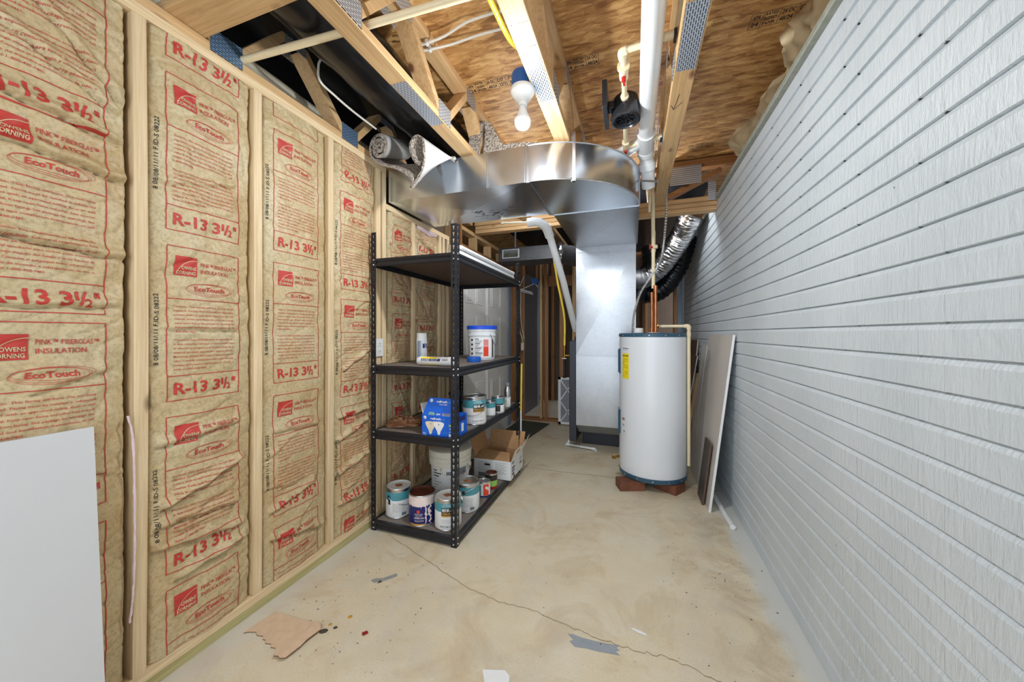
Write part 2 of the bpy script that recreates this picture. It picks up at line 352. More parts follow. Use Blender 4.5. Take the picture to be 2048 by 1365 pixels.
# numpy value noise
_tab = rng.random((64, 64))
def vn(x, y):
    x = np.asarray(x, float); y = np.asarray(y, float)
    xi = np.floor(x).astype(int); yi = np.floor(y).astype(int); fx = x-xi; fy = y-yi
    fx = fx*fx*(3-2*fx); fy = fy*fy*(3-2*fy); g = lambda a, b: _tab[a % 64, b % 64]
    return (g(xi, yi)*(1-fx)+g(xi+1, yi)*fx)*(1-fy)+(g(xi, yi+1)*(1-fx)+g(xi+1, yi+1)*fx)*fy

# ================================================================== SETTING
XL, XR = -1.616, .671
mb = MB(); mb.rect(lambda a, b: (a, b, 0), -3.3, 1.0, -1.2, 7.0)
crack = [(780,1072),(830,1105),(880,1140),(940,1180),(1000,1205),(1075,1225),(1140,1255),(1200,1278),(1262,1300),(1330,1315),(1400,1345)]
CR = [(-1.46,1.84),(-1.435,1.828),(-1.19,1.737),(-.977,1.652),(-.761,1.571),(-.593,1.544),(-.412,1.543),(-.259,1.51),(-.132,1.493),(-.011,1.482),(.114,1.491),(.232,1.467),(.33,1.43),(.45,1.36)]
pts = []
for i in range(len(CR)-1):
    for k in range(8):
        t = k/8; pts.append((CR[i][0]+(CR[i+1][0]-CR[i][0])*t+random.uniform(-.004, .004), CR[i][1]+(CR[i+1][1]-CR[i][1])*t+random.uniform(-.007, .007)))
for i in range(len(pts)-1):
    (x0, y0), (x1, y1) = pts[i], pts[i+1]; wd = .0011+.0006*random.random()
    mb.add([(x0, y0-wd, .0006), (x1, y1-wd, .0006), (x1, y1+wd, .0006), (x0, y0+wd, .0006)], [(0, 1, 2, 3)], 1)
jt = [(-.96,3.19),(-.6,3.18),(-.3,3.20),(.0,3.2),(.67,3.2)]
for i in range(len(jt)-1):
    (x0, y0), (x1, y1) = jt[i], jt[i+1]; mb.add([(x0, y0-.003, .0006), (x1, y1-.003, .0006), (x1, y1+.003, .0006), (x0, y0+.003, .0006)], [(0, 1, 2, 3)], 1)
pp = [(-.262,1.472),(-.24,1.478),(-.2,1.473),(-.15,1.474),(-.1,1.478),(-.055,1.484),(-.066,1.47),(-.052,1.462),(-.068,1.452),(-.05,1.44),(-.08,1.436),(-.13,1.43),(-.18,1.428),(-.225,1.42),(-.25,1.44),(-.235,1.45)]
mb.add([(a, b, .0008) for a, b in pp], [tuple(range(len(pp)))], 2)
for (x, y, a, b, m_) in [(.02,1.58,.035,.009,3)]:
    mb.add([(x+a*math.cos(t)*.9-.35*b*math.sin(t), y+b*math.sin(t)-.2*a*math.cos(t), .0012) for t in np.linspace(0, 2*PI, 16, endpoint=False)], [tuple(range(16))], 3)
struct(build(mb, 'floor', [M['floor'], M['crack'], M['bluepaint'], M['white']], smooth=False, origin=(0, 0, 0)))
# painted wall with a running pattern of long low bricks
mb = MB(); mb.keepn = True
ROW = .0802; L = .335
for r in range(30):
    z0 = r*ROW; off = .0 if r % 2 == 0 else .08
    prof = [(.010, z0), (0, z0+.0015), (0, z0+.02), (0, z0+ROW-.017), (.0025, z0+ROW-.012), (.010, z0+ROW)]   # depth behind face, height
    jp = [(.003, z0), (-.0002, z0+.0015), (-.0002, z0+.02), (-.0002, z0+ROW-.017), (.0028, z0+ROW-.012), (.010, z0+ROW)]
    ys = []; y = -1.2+(off) % L
    y = 1.09+off-7*L
    while y < 5.75: ys.append(y); y += L
    ys = [max(-1.2, yy) for yy in ys]
    def strip(ya, yb, pf):
        o = len(mb.v); k = 1 if yb-ya < .05 else 3
        for i in range(k+1):
            yy = ya+(yb-ya)*i/k
            for (d, z) in pf: mb.v.append((XR+d, yy, z))
        for i in range(k):
            for j in range(len(pf)-1):
                a = o+i*len(pf)+j; b = a+len(pf); mb.f.append((a, a+1, b+1, b)); mb.m.append(0)
    for i in range(len(ys)-1):
        strip(ys[i]+.005, min(ys[i+1]-.005, 5.70), prof); 
        if ys[i+1] < 5.69: strip(ys[i+1]-.005, ys[i+1]+.005, jp)
mb.box(XR+.012, XR+.2, -1.2, 5.7, 0, 2.406)
struct(build(mb, 'wall_right', M['wall'], smooth=False, origin=(XR, 0, 0)))
# foam strip and rim
mb = MB()
poly = [(.655, 2.406), (.652, 2.412), (.66, 2.418), (.652, 2.424), (.66, 2.43), (.655, 2.436), (.80, 2.436), (.80, 2.406)]
mb.prism(poly, -1.2, 5.7, axis='y'); struct(build(mb, 'trim_1', M['foam'], ang=20))
mb = MB(); mb.box(.90, .94, -1.2, 5.7, 2.436, 2.78); struct(build(mb, 'wall_right_rim', W['dy']))
# ceiling sheathing
mb = MB(); mb.box(-3.3, .95, -1.2, 3.41, 2.78, 2.80); mb.box(-3.3, .95, 3.41, 7, 2.785, 2.80)
def stamp(mb, x0, y0, wd, ht, cells):
    fn = lambda a, b: (x0+a, y0-b, 2.7794)       # seen from below
    t = .0022
    mb.rect(fn, 0, wd, 0, t, 1); mb.rect(fn, 0, wd, ht-t, ht, 1); x = 0
    for (cw, txt) in cells:
        mb.rect(fn, x, x+t, 0, ht, 1)
        n = len(txt)
        for i, s_ in enumerate(txt): mb.text(s_, (lambda a, b, x=x, i=i: fn(x+.008+a, ht-(i+1)*(ht-.01)/n+.004+b)), (ht-.02)/n*.72, 1, width=cw-.016, bold=True)
        x += cw
    mb.rect(fn, wd-t, wd, 0, ht, 1)
cells = [(.05, ['APA', '24']), (.07, ['RATED', 'SIZED', 'FOR']), (.07, ['24 OC', '48/24']), (.07, ['EXP 1', '23/32']), (.07, ['PS 2', 'PRP']), (.05, ['000', '18'])]
for (x, y, wd) in ((-.975, 2.04, .345), (-.375, 2.045, .19), (.535, 2.06, .27), (.42, 3.25, .2)):
    cs = []; s_ = 0
    for c in cells:
        if s_+c[0] <= wd+.02: cs.append(c); s_ += c[0]
    stamp(mb, x, y, s_, .092, cs)
struct(build(mb, 'ceiling', [M['osb'], M['black']], smooth=False, origin=(0, 0, 2.78)))
# far enclosure
mb = MB(); mb.box(-3.3, 1.0, 6.9, 7.0, 0, 2.8); struct(build(mb, 'wall_back', M['brownwall']))
mb = MB(); mb.box(-3.35, -3.3, -1.2, 7.0, 0, 2.8); struct(build(mb, 'wall_beyond', M['brownwall']))

# ------------------------------------------------------------------ framed left wall
WL = bpy.data.objects.new('wall_left', None); C.objects.link(WL); WL.location = (XL, 1, 0); struct(WL)
XB = XL-.089
def lum(name, x0, x1, y0, y1, z0, z1, m, parent=None, bevel=.002):
    b = MB(); b.box(x0, x1, y0, y1, z0, z1); return build(b, name, W[m] if isinstance(m, str) and m in W else m, parent, bevel=bevel)
lum('bottom_plate', XB, XL, -1.2, 3.15, 0, .038, 'green', WL)
lum('second_bottom_plate', XB, XL+.001, -1.2, 3.15, .0385, .076, 'sy', WL)
lum('top_plate', XB, XL, -1.2, 2.02, 2.362, 2.40, 'sy', WL)
STUDS = [-.08, .327, .733, 1.14, 1.55]
def stud(yc, z1=2.362, m='sz', bow=0, x1=XL, z0=.076):
    b = MB(); n = 10; o = 0
    for i in range(n+1):
        z = z0+(z1-z0)*i/n; d = bow*math.sin(PI*i/n)
        b.v += [(XB, yc-.019+d, z), (x1, yc-.019+d, z), (x1, yc+.019+d, z), (XB, yc+.019+d, z)]
    for i in range(n):
        for j in range(4): b.f.append((i*4+j, i*4+(j+1) % 4, i*4+4+(j+1) % 4, i*4+4+j)); b.m.append(0)
    b.f += [(3, 2, 1, 0), (n*4, n*4+1, n*4+2, n*4+3)]; b.m += [0, 0]
    return build(b, 'stud', W[m], WL, bevel=.002)
for i, y in enumerate(STUDS): stud(y, bow=(.006 if i == 2 else .002))
stud(1.945); stud(2.0)
# lowered part under the duct
lum('top_plate', XB, XL, 2.02, 2.90, 2.118, 2.156, 'sy', WL)
for y in (2.345, 2.742, 2.80, 2.88): stud(y, 2.118)
stud(2.98, 2.44, 'tz'); stud(3.06, 2.44, 'tz'); stud(3.14, 2.44, 'dz')
b = MB(); b.box(XB-.02, XB-.002, -1.2, 3.15, 0, 2.40); build(b, 'sheathing', M['brownwall'], WL)
lum('header', XB, XL, 3.16, 4.83, 2.0, 2.16, 'dy', WL)
lum('plate', XB, XL, 3.16, 4.83, 2.30, 2.338, 'ty', WL)
for y in (3.5, 3.9, 4.3, 4.7): stud(y, 2.30, 'tz', z0=2.16)
lum('jamb_stud', XB, XL, 4.83, 4.87, 0, 2.3, 'dz', WL)
lum('jamb_stud', XB, XL, 4.90, 4.94, 0, 2.3, 'tz', WL)
b = MB(); b.box(XL-.10, XL+.004, 4.52, 4.62, 0, 2.0); build(b, 'door_jamb', M['bluesteel'], WL)

# ------------------------------------------------------------------ insulation batts
PARA = ["Caution: This facing will burn. Do not leave", "exposed. Facing must be installed in substantial",
 "contact with an approved ceiling, floor or wall", "material. Keep open flame and other heat sources",
 "away from facing. See package for warnings, fire", "hazard and installation instructions, or call",
 "1-800-438-7465.", "", "Precaucion: Este revestimiento es inflamable. No", "lo deje expuesto. Coloque el revestimiento hacia",
 "el interior en contacto con una superficie de un", "material aprobado para techos, pisos o paredes.", "Mantenga alejado del fuego y otras fuentes de",
 "calor. Consulte el empaque sobre advertencias,", "riesgos de incendio e instrucciones de uso, o", "llame al 1-800-438-7465."]
def batt(ya, yb, z0, z1, tops, label, seed, rough=1.0, first_u=.055, fw=.25, maxline=16, pink=None, creases=()):
    r = np.random.default_rng(seed)
    Wd = yb-ya; H = z1-z0; ny = int(Wd/.006); nz_ = int(H/.006)
    U, V = np.meshgrid(np.linspace(0, Wd, ny+1), np.linspace(0, H, nz_+1), indexing='ij')
    s = U/Wd
    d = -.028+.030*np.clip(np.sin(PI*np.clip(s*.96+.02, 0, 1)), 0, 1)**.45
    sx = seed*7.3
    d += rough*(.010*(vn(U*7+sx, V*4.5+sx)-.5)+.006*(vn(U*17+sx, V*15+3)-.5)*1.4+.0022*(vn(U*50, V*46+sx)-.5))
    rid = lambda a, b: 1-np.abs(2*vn(a, b)-1)
    d -= rough*.0052*rid(U*9+sx, V*12+U*8+sx)**5
    d -= rough*.0042*rid(U*14+5+sx, V*20-U*10+sx)**6
    for k in range(int(9*rough)):
        cu, cv = r.uniform(0, Wd), r.uniform(0, H); an = r.normal(0, .28) if r.random() < .75 else r.uniform(-1.2, 1.2); ln = r.uniform(.10, .30)
        du, dv = math.cos(an), math.sin(an); al = (U-cu)*du+(V-cv)*dv; ac = -(U-cu)*dv+(V-cv)*du+.006*np.sin(al*40)
        win = np.clip(1-np.abs(al)/ln, 0, 1)**.7
        d += win*(-r.uniform(.005, .012)*np.exp(-np.abs(ac)/.005)+.006*np.exp(-((ac-.016)/.02)**2))
    for (pa, pb, amp) in creases:      # folds measured on the wall face: (y, z) ends
        a_ = np.array(pa)-(ya, z0); b_ = np.array(pb)-(ya, z0); L0 = np.linalg.norm(b_-a_); tx, tz = (b_-a_)/L0
        al = (U-a_[0])*tx+(V-a_[1])*tz; ac = -(U-a_[0])*tz+(V-a_[1])*tx+.003*np.sin(al*55); win = np.clip(np.minimum(al, L0-al)/.02+.5, 0, 1)
        d += win*amp*(-1.0*np.exp(-np.abs(ac)/.004)+.75*np.exp(-((ac-.018)/.016)**2))
    for (pa, pb, amp) in creases:      # folds measured on the wall face: (y, z) ends
        a_ = np.array(pa)-(ya, z0); b_ = np.array(pb)-(ya, z0); L0 = np.linalg.norm(b_-a_); tx, tz = (b_-a_)/L0
        al = (U-a_[0])*tx+(V-a_[1])*tz; ac = -(U-a_[0])*tz+(V-a_[1])*tx+.003*np.sin(al*55); win = np.clip(np.minimum(al, L0-al)/.02+.5, 0, 1)
        d += win*amp*(-1.0*np.exp(-np.abs(ac)/.004)+.75*np.exp(-((ac-.018)/.016)**2))
    edge = np.minimum(U, Wd-U); d -= .035*np.clip(1-edge/.012, 0, 1)
    d += .006*np.clip(edge/.03, 0, 1)*vn(np.full_like(U, sx), V*9)
    me = MB(); me.keepn = True
    me.v = [(XL+a, ya+b, z0+c) for a, b, c in zip(d.ravel(), U.ravel(), V.ravel())]
    n1 = nz_+1
    for i in range(ny):
        for j in range(nz_):
            a = i*n1+j; me.f.append((a, a+n1, a+n1+1, a+1)); me.m.append(0)
    def fn(u, v, e=.0018):
        x = min(max(u/Wd*ny, 0), ny-1e-4); y = min(max(v/H*nz_, 0), nz_-1e-4); i, j = int(x), int(y); fx, fy = x-i, y-j
        dd = (d[i, j]*(1-fx)+d[i+1, j]*fx)*(1-fy)+(d[i, j+1]*(1-fx)+d[i+1, j+1]*fx)*fy
        return (XL+dd+e, ya+u, z0+v)
    def inr(v): return .0 < v < H
    u0 = first_u; u1 = first_u+fw
    def hline(v, t=.0028):
        if inr(v) and inr(v+t): me.rect(lambda a, b: fn(a, b), u0, u1, v, v+t, 1, nu=48)
    def vline(u, va, vb):
        va, vb = max(va, 0.001), min(vb, H-.001)
        if vb > va: me.rect(lambda a, b: fn(a, b), u-.0014, u+.0014, va, vb, 1, nv=max(2, int((vb-va)/.006)))
    def txt(st, u, v, cap, width=None, mi=1, bold=False, e=.0018, shear=0, align='L'):
        if inr(v) and inr(v+cap): me.text(st, lambda a, b: fn(u+a, v+b, e), cap, mi, width, align, bold, shear, cut=(.1 if cap > .02 else (.3 if cap > .01 else 0)))
    for top in tops:  # dot-matrix date code running up the margin
        vv = top-z0-.44
        if inr(vv) and inr(vv+.26) and first_u > .045: me.text('8 08/08/11/:11 F.ID-S 08222', lambda a, b: fn(u0-.022-b, vv+a), .012, 3, .26)
    for top in tops:  # dot-matrix date code running up the margin
        vv = top-z0-.44
        if inr(vv) and inr(vv+.26) and first_u > .045: me.text('8 08/08/11/:11 F.ID-S 08222', lambda a, b: fn(u0-.022-b, vv+a), .012, 3, .26)
    for top in tops:
        v = top-z0        # top of box
        for q in (v, v-.196, v-.485, v-.577): hline(q)
        vline(u0, v-.577, v); vline(u1, v-.577, v)
        # logo
        lu, lv, ls = u0+.022, v-.105, .072
        if inr(lv) and inr(lv+ls):
            me.rect(lambda a, b: fn(a, b), lu, lu+ls, lv, lv+ls, 1, nu=12, nv=12)
            for k in range(16):
                t0, t1 = PI/2+k*PI/32, PI/2+(k+1)*PI/32
                c_ = (lu+ls, lv-.004); R1, R2 = ls*.92, ls*.89
                q = [(c_[0]+R*math.cos(t), c_[1]+R*math.sin(t)) for R, t in ((R1, t0), (R1, t1), (R2, t1), (R2, t0))]
                if all(p[0] >= lu and p[1] >= lv for p in q): me.poly(lambda a, b: fn(a, b, .0028), q, 2)
            txt('OWENS', lu+.020, lv+.024, .0125, ls-.024, 2, True, .003); txt('CORNING', lu+.006, lv+.006, .0125, ls-.012, 2, True, .003)
        txt('PINK™ FIBERGLAS™', lu+ls+.012, lv+.042, .016, .128); txt('INSULATION', lu+ls+.012, lv+.016, .016, .102)
        cu_, cv_ = (u0+u1)/2+.012, v-.152
        if inr(cv_-.03) and inr(cv_+.03):
            for (a_, b_, dx, dy) in ((.078, .021, 0, 0), (.082, .019, .006, .004), (.076, .023, -.004, -.003)):
                for k in range(28):
                    t0, t1 = 2*PI*k/28, 2*PI*(k+1)/28
                    me.poly(lambda a, b: fn(a, b), [(cu_+dx+(a_+o_)*math.cos(t), cv_+dy+(b_+o_)*math.sin(t)) for t, o_ in ((t0, 0), (t1, 0), (t1, .0011), (t0, .0011))], 1)
            txt('EcoTouch', cu_-.052, cv_-.007, .018, .104, 1, True)
        # paragraph text
        for i, ln in enumerate(PARA):
            if ln: txt(ln, u0+.020, v-.196-.030-i*.0158, .0072, (.205 if ln[-1] != '.' or i in (11,) else .205*len(ln)/47))
        for i in range(3): txt('.', u0+.004, v-.03-.19*i, .012, None, 3)
        if not (inr(v-.485-.072) and inr(v-.485-.02)): continue
        txt('R-13', u0+.020, v-.485-.068, .044, .108, 1, True); txt('3', u0+.148, v-.485-.068, .044, .027, 1, True)
        txt('1', u0+.180, v-.485-.050, .027, .008, 1, True); txt('/', u0+.187, v-.485-.066, .044, .020, 1, True); txt('2', u0+.202, v-.485-.070, .027, .015, 1, True); txt('"', u0+.224, v-.485-.068, .044, .013, 1, True)
    o = build(me, 'insulation_batt', [M['paper'], M['red'], M['pap2'], M['black']], None, ang=180)
    o.data.polygons.foreach_set('use_smooth', [True]*len(o.data.polygons))
    tag(o, label, 'insulation', 'kraft-faced insulation batts between the studs')
    if pink:
        for (u, v, wd, ht) in pink:
            p = MB(); n = 14
            for i in range(n+1):
                for j in range(5):
                    uu = u+wd*i/n; vv = v+ht*(j/4-.5)*(1-.5*abs(2*i/n-1))-.015*math.sin(PI*i/n)
                    q = fn(uu, min(max(vv, 0), H-.001), .004+.012*math.sin(PI*j/4)+random.uniform(0, .003)); p.v.append(q)
            for i in range(n):
                for j in range(4): p.f.append((i*5+j, i*5+5+j, i*5+6+j, i*5+1+j)); p.m.append(0)
            c = build(p, 'exposed_fiber', M['pinkfg'], o); c['label'] = 'pink fiberglass showing through torn paper'
    return o
def tops(ph, z0=.04, z1=2.4): return [ph+.637*k for k in range(-5, 6) if z0-.2 < ph+.637*k < z1+.6]
b0t = [2.475, 1.895, 1.289, .650, .01]
batt(-.06, .307, .078, 2.36, tops(1.20), 'kraft-faced insulation beside the white board, nearest the camera', 3, .8)
batt(.347, .712, .078, 2.36, b0t, 'broad wrinkled insulation batt behind the white board, with deep folds across its lettering', 5, 1.3,
     creases=[((.36, 1.93), (.689, 1.884), .016), ((.40, 1.79), (.700, 1.760), .014), ((.38, 1.53), (.70, 1.500), .013), ((.36, 1.325), (.690, 1.340), .010), ((.50, 1.08), (.66, 1.13), .007), ((.42, 2.12), (.68, 1.98), .010), ((.42, 2.30), (.69, 2.02), .010)])
batt(.754, 1.119, .078, 2.36, tops(1.583), 'insulation batt in the second bay from the left, crumpled most at its foot', 8, 1.15,
     creases=[((.80, .61), (1.08, .71), .020), ((.78, .55), (1.06, .53), .012), ((.786, .84), (1.058, .874), .010), ((.77, .47), (1.08, .42), .012), ((.80, 1.272), (1.048, 1.263), .006), ((.84, .33), (1.09, .36), .014), ((.80, 1.80), (1.05, 1.88), .005)])
batt(1.161, 1.529, .078, 2.36, tops(1.597), 'smoother insulation batt in the bay just left of the narrow one beside the shelving', 12, .8,
     creases=[((1.203, .275), (1.503, .200), .012), ((1.216, .778), (1.47, .763), .006), ((1.2, .40), (1.45, .46), .009)])
batt(1.571, 1.924, .078, 2.36, tops(1.46), 'insulation batt just left of the shelving unit with slack creased paper', 21, 1.1,
     creases=[((1.575, 2.24), (1.831, 2.12), .005), ((1.58, 2.20), (1.87, 2.03), .005), ((1.645, 1.03), (1.877, 1.153), .012), ((1.608, .759), (1.877, .762), .010), ((1.60, .422), (1.853, .492), .012), ((1.608, .252), (1.831, .244), .012), ((1.6, .62), (1.86, .70), .012)])
batt(2.05, 2.325, .078, 2.115, tops(1.40), 'insulation batt behind the shelving unit, just right of the double stud', 27, 1.4, .04, .21,
     creases=[((2.06, 2.03), (2.297, 1.784), .010), ((2.078, 1.902), (2.316, 1.672), .010)])
batt(2.366, 2.722, .078, 2.115, tops(1.20), 'insulation batt behind the shelving unit with pink fiber showing at its top edge', 33, 1.5, .04, .24, pink=[(.02, 2.03, .30, .05), (.02, .98, .33, .045)],
     creases=[((2.37, 2.02), (2.70, 1.90), .012), ((2.38, 1.367), (2.681, 1.357), .012)])
# torn flap with pink edge beside second stud, lower left
b = MB()
pth = cr([(XL+.006, .700, .98), (XL+.008, .712, .90), (XL+.009, .716, .70), (XL+.009, .716, .5), (XL+.008, .712, .36), (XL+.006, .705, .28)], 10)
b.tube(pth, [.0022+.0018*random.random() for _ in pth], 6, nz=.3)
tag(build(b, 'fiber_strand', M['pinkfg']), 'thin strand of pink fiberglass hanging down the leftmost full stud', 'insulation strand')

# ================================================================== CEILING TRUSSES
NB = [-.99, -.33, .35, 1.01, 1.69, 2.35, 3.0]; NTt = [-.66, .0, .68, 1.33, 2.02, 2.68]
def truss(x, label, y1=3.40, col='t', splice=True, blue=False, y0=-1.2, zb=2.40):
    t = thing('floor_truss', label, 'truss', (x, 1, zb), 'wooden floor trusses overhead')
    w2 = .0445
    lum('bottom_chord', x-w2, x+w2, y0, y1, zb, zb+.038, col+'y', t, .003)
    lum('top_chord', x-w2, x+w2, y0, y1, 2.742, 2.78, col+'y', t, .003)
    za, zc_ = zb+.038, 2.742
    for i, yb_ in enumerate(NB):
        for yt in (NTt[i-1]+.05 if i > 0 else None, NTt[i]-.05 if i < len(NTt) else None):
            if yt is None: continue
            s_ = -1 if yt < yb_ else 1
            b = MB(); b.bar((x, yb_+s_*.045, za+.012), (x, yt, zc_-.012), .089, .038); build(b, 'web', W[col+'y'], t, bevel=.002)
    for i, yb_ in enumerate(NB[1:]):
        for sd in (-1, 1):
            b = MB(); xx = x+sd*(w2+.001); b.box(xx-.0012, xx+.0012, yb_-.062, yb_+.062, zb+.004, zb+.10)
            build(b, 'nail_plate', M['plateblue'] if blue else M['plate'], t, smooth=False)
    for yt in NTt:
        for sd in (-1, 1):
            b = MB(); xx = x+sd*(w2+.001); b.box(xx-.0012, xx+.0012, yt-.06, yt+.06, 2.69, 2.775); build(b, 'nail_plate', M['plate'], t, smooth=False)
    if splice:
        b = MB(); b.box(x-.038, x+.038, 1.35, 1.69, zb-.0015, zb+.0005); build(b, 'splice_plate', M['plateb'], t, smooth=False)
    return t
T0 = truss(-1.6605, 'floor truss resting on the framed wall, above the insulation', splice=False, blue=True)
T1 = truss(-1.015, 'floor truss between the black wrapped duct and the hanging light bulb')
T2 = truss(-.402, 'pale floor truss stamped 26823 right beside the lit bulb')
T3 = truss(.21, 'floor truss beside the thick white drain pipe, with an arrow drawn on it')
# stamped numbers and arrow
def under(x, y, z): return lambda a, b: (x+a, y-b*1.0, z)
b = MB()
b.text('26823', lambda a, c: (-.437+a, 1.225+c*0-(-1)*0+(-c)+.04, 2.3992), .032, 0, .07); b.text('11-11-', lambda a, c: (-.437+a, 1.30-c+.03, 2.3992), .032, 0, .072)
o = build(b, 'stamped_number', M['greyl'], T2, smooth=False)
b = MB(); b.text('11-12-', lambda a, c: (.178+a, 1.36-c, 2.3992), .032, 0, .07); build(b, 'stamped_number', M['greyl'], T3, smooth=False)
b = MB(); fnu = lambda a, c: (a, c, 2.3992)
for (p, q) in (((.205, 1.85), (.19, 1.97)), ((.19, 1.97), (.176, 1.93)), ((.19, 1.97), (.226, 1.915))):
    dx, dy = q[0]-p[0], q[1]-p[1]; l_ = math.hypot(dx, dy); nx, ny_ = -dy/l_*.0012, dx/l_*.0012
    b.poly(fnu, [(p[0]-nx, p[1]-ny_), (q[0]-nx, q[1]-ny_), (q[0]+nx, q[1]+ny_), (p[0]+nx, p[1]+ny_)])
build(b, 'pencil_arrow', M['black'], T3, smooth=False)
# blocking boards upper left
b = MB(); b.box(-1.70, -.97, .80, .935, 2.4395, 2.4775)
tag(build(b, 'blocking_board', W['tx'], bevel=.003), 'flat board laid across the trusses at the top left corner', 'board')
b = MB(); b.box(-1.60, -1.53, .1, .90, 2.479, 2.62)
tag(build(b, 'lumber_offcut', W['dy'], bevel=.004), 'dark knotty lumber with a rough sawn end above the left wall', 'board')
# girder across the far end of the trusses
G = thing('girder_truss', 'doubled cross beam at the far end of the ceiling, behind the big duct', 'beam', (-.5, 3.45, 2.33))
lum('bottom_plate', -1.6, XR, 3.43, 3.52, 2.325, 2.361, 'tx', G); lum('lower_board', -1.6, XR, 3.43, 3.52, 2.364, 2.40, 'tx', G)
lum('bottom_chord', -1.6, .72, 3.41, 3.49, 2.402, 2.44, 'tx', G); lum('top_chord', -1.6, .88, 3.42, 3.50, 2.70, 2.775, 'dx', G)
b = MB(); b.bar((.26, 3.45, 2.46), (.70, 3.45, 2.66), .08, .04, side=(0, 1, 0)); build(b, 'diagonal_web', W['dx'], G)
b = MB(); b.box(.30, .55, 3.405, 3.409, 2.56, 2.72); build(b, 'nail_plate', M['plate'], G, smooth=False)
b = MB(); b.box(.60, .66, 3.405, 3.409, 2.40, 2.56); build(b, 'nail_plate', M['plate'], G, smooth=False)
# joist beyond the girder with green end
J = thing('floor_joist', 'short joist with a green painted end seen through the gap behind the duct', 'joist', (-.85, 3.9, 2.40))
lum('beam', -.92, -.83, 3.56, 5.2, 2.40, 2.438, 'ty', J); b = MB(); b.box(-.9205, -.8295, 3.555, 3.62, 2.3995, 2.4385); build(b, 'painted_end', M['green'], J, smooth=False)

# ------------------------------------------------------------------ batts bunched over the foundation
def fluff(name, x0, x1, y0, y1, z0, z1, label, m, seed):
    r = random.Random(seed); b = MB(); n, k = 22, 12
    for i in range(n+1):
        for j in range(k+1):
            a = PI*j/k; y = y0+(y1-y0)*i/n; e = math.sin(PI*min(max(i/n, .04), .96))**.3
            rr = 1+.16*math.sin(i*1.7+seed)+.12*r.uniform(-1, 1)
            x = x1-(x1-x0)*math.sin(a)*e*rr; z = z0+(z1-z0)*(.5-.5*math.cos(a))
            b.v.append((x, y+.01*r.uniform(-1, 1), z))
    for i in range(n):
        for j in range(k): p = i*(k+1)+j; b.f.append((p, p+1, p+k+2, p+k+1)); b.m.append(0)
    o = build(b, name, M[m], ang=180); return tag(o, label, 'insulation', 'loose fiberglass over the painted wall')
fluff('fiberglass_batt', .69, .90, .9, 1.75, 2.437, 2.775, 'long tan fiberglass batt stuffed above the painted wall, nearest the camera', 'fg', 1)
fluff('fiberglass_batt', .675, .90, 1.78, 2.12, 2.437, 2.76, 'second fiberglass batt above the painted wall, beside the ceiling stamp', 'fg', 2)
fluff('fiberglass_batt', .70, .90, 2.16, 2.60, 2.437, 2.70, 'drooping white fiberglass batt above the middle of the painted wall', 'fg', 3)
fluff('fiberglass_batt', .665, .90, 2.66, 2.92, 2.437, 2.73, 'short bright white fiberglass tuft above the painted wall, farthest from the camera', 'fg', 4)


# ================================================================== DUCTS AND PIPES
# added black sheets that darken the ceiling voids like shade
for (x0_, x1_, y0_, y1_, z_, lb) in ((-3.28, -1.30, -1.1, 3.38, 2.738, 'added black sheet darkening the ceiling void beyond the insulated wall'), (-1.58, .65, 3.56, 6.45, 2.62, 'added black sheet darkening the ceiling above the joists behind the cross beam')):
    b = MB(); nx_, ny_ = 24, 36
    for i in range(nx_+1):
        for j in range(ny_+1):
            u, v = x0_+(x1_-x0_)*i/nx_, y0_+(y1_-y0_)*j/ny_; b.v.append((u, v, z_-.010*float(vn(u*9+50, v*7+50))))
    for i in range(nx_):
        for j in range(ny_): a_ = i*(ny_+1)+j; b.f.append((a_, a_+ny_+1, a_+ny_+2, a_+1)); b.m.append(0)
    tag(build(b, 'void_dark_sheet', M['blkr'], ang=180), lb, 'plastic sheet')
# black wrapped round duct
b = MB(); pth = [(-1.27+.01*math.sin(y*3), y, 2.632) for y in np.arange(-1.1, 3.35, .04)]
b.tube(pth, [.140+.003*math.sin(i*.9)+.003*random.random() for i in range(len(pth))], 32, nz=.012)
tag(build(b, 'insulated_duct', M['blkr']), 'long round duct wrapped in shiny black plastic above the insulated wall', 'duct')
# straight pipes in the ceiling
def pipe(name, pts, r, m, label, cat='pipe', n=16, group=None, smooth_path=False, parent=None):
    b = MB(); b.tube(cr(pts, 8) if smooth_path else pts, r, n)
    o = build(b, name, m, parent); 
    if not parent: tag(o, label, cat, group)
    return o
pipe('plastic_pipe', [(-1.62, 1.075, 2.455), (-1.10, 1.12, 2.47), (-.2, 1.19, 2.50), (.12, 1.21, 2.51)], .0145, M['cpvc'], 'cream plastic pipe crossing the upper left ceiling diagonally')
pipe('plastic_pipe', [(-1.84, .6, 2.62), (-1.84, 1.4, 2.62), (-1.86, 2.6, 2.60)], .026, M['cream'], 'grey pipe in the dark ceiling void beyond the insulated wall')
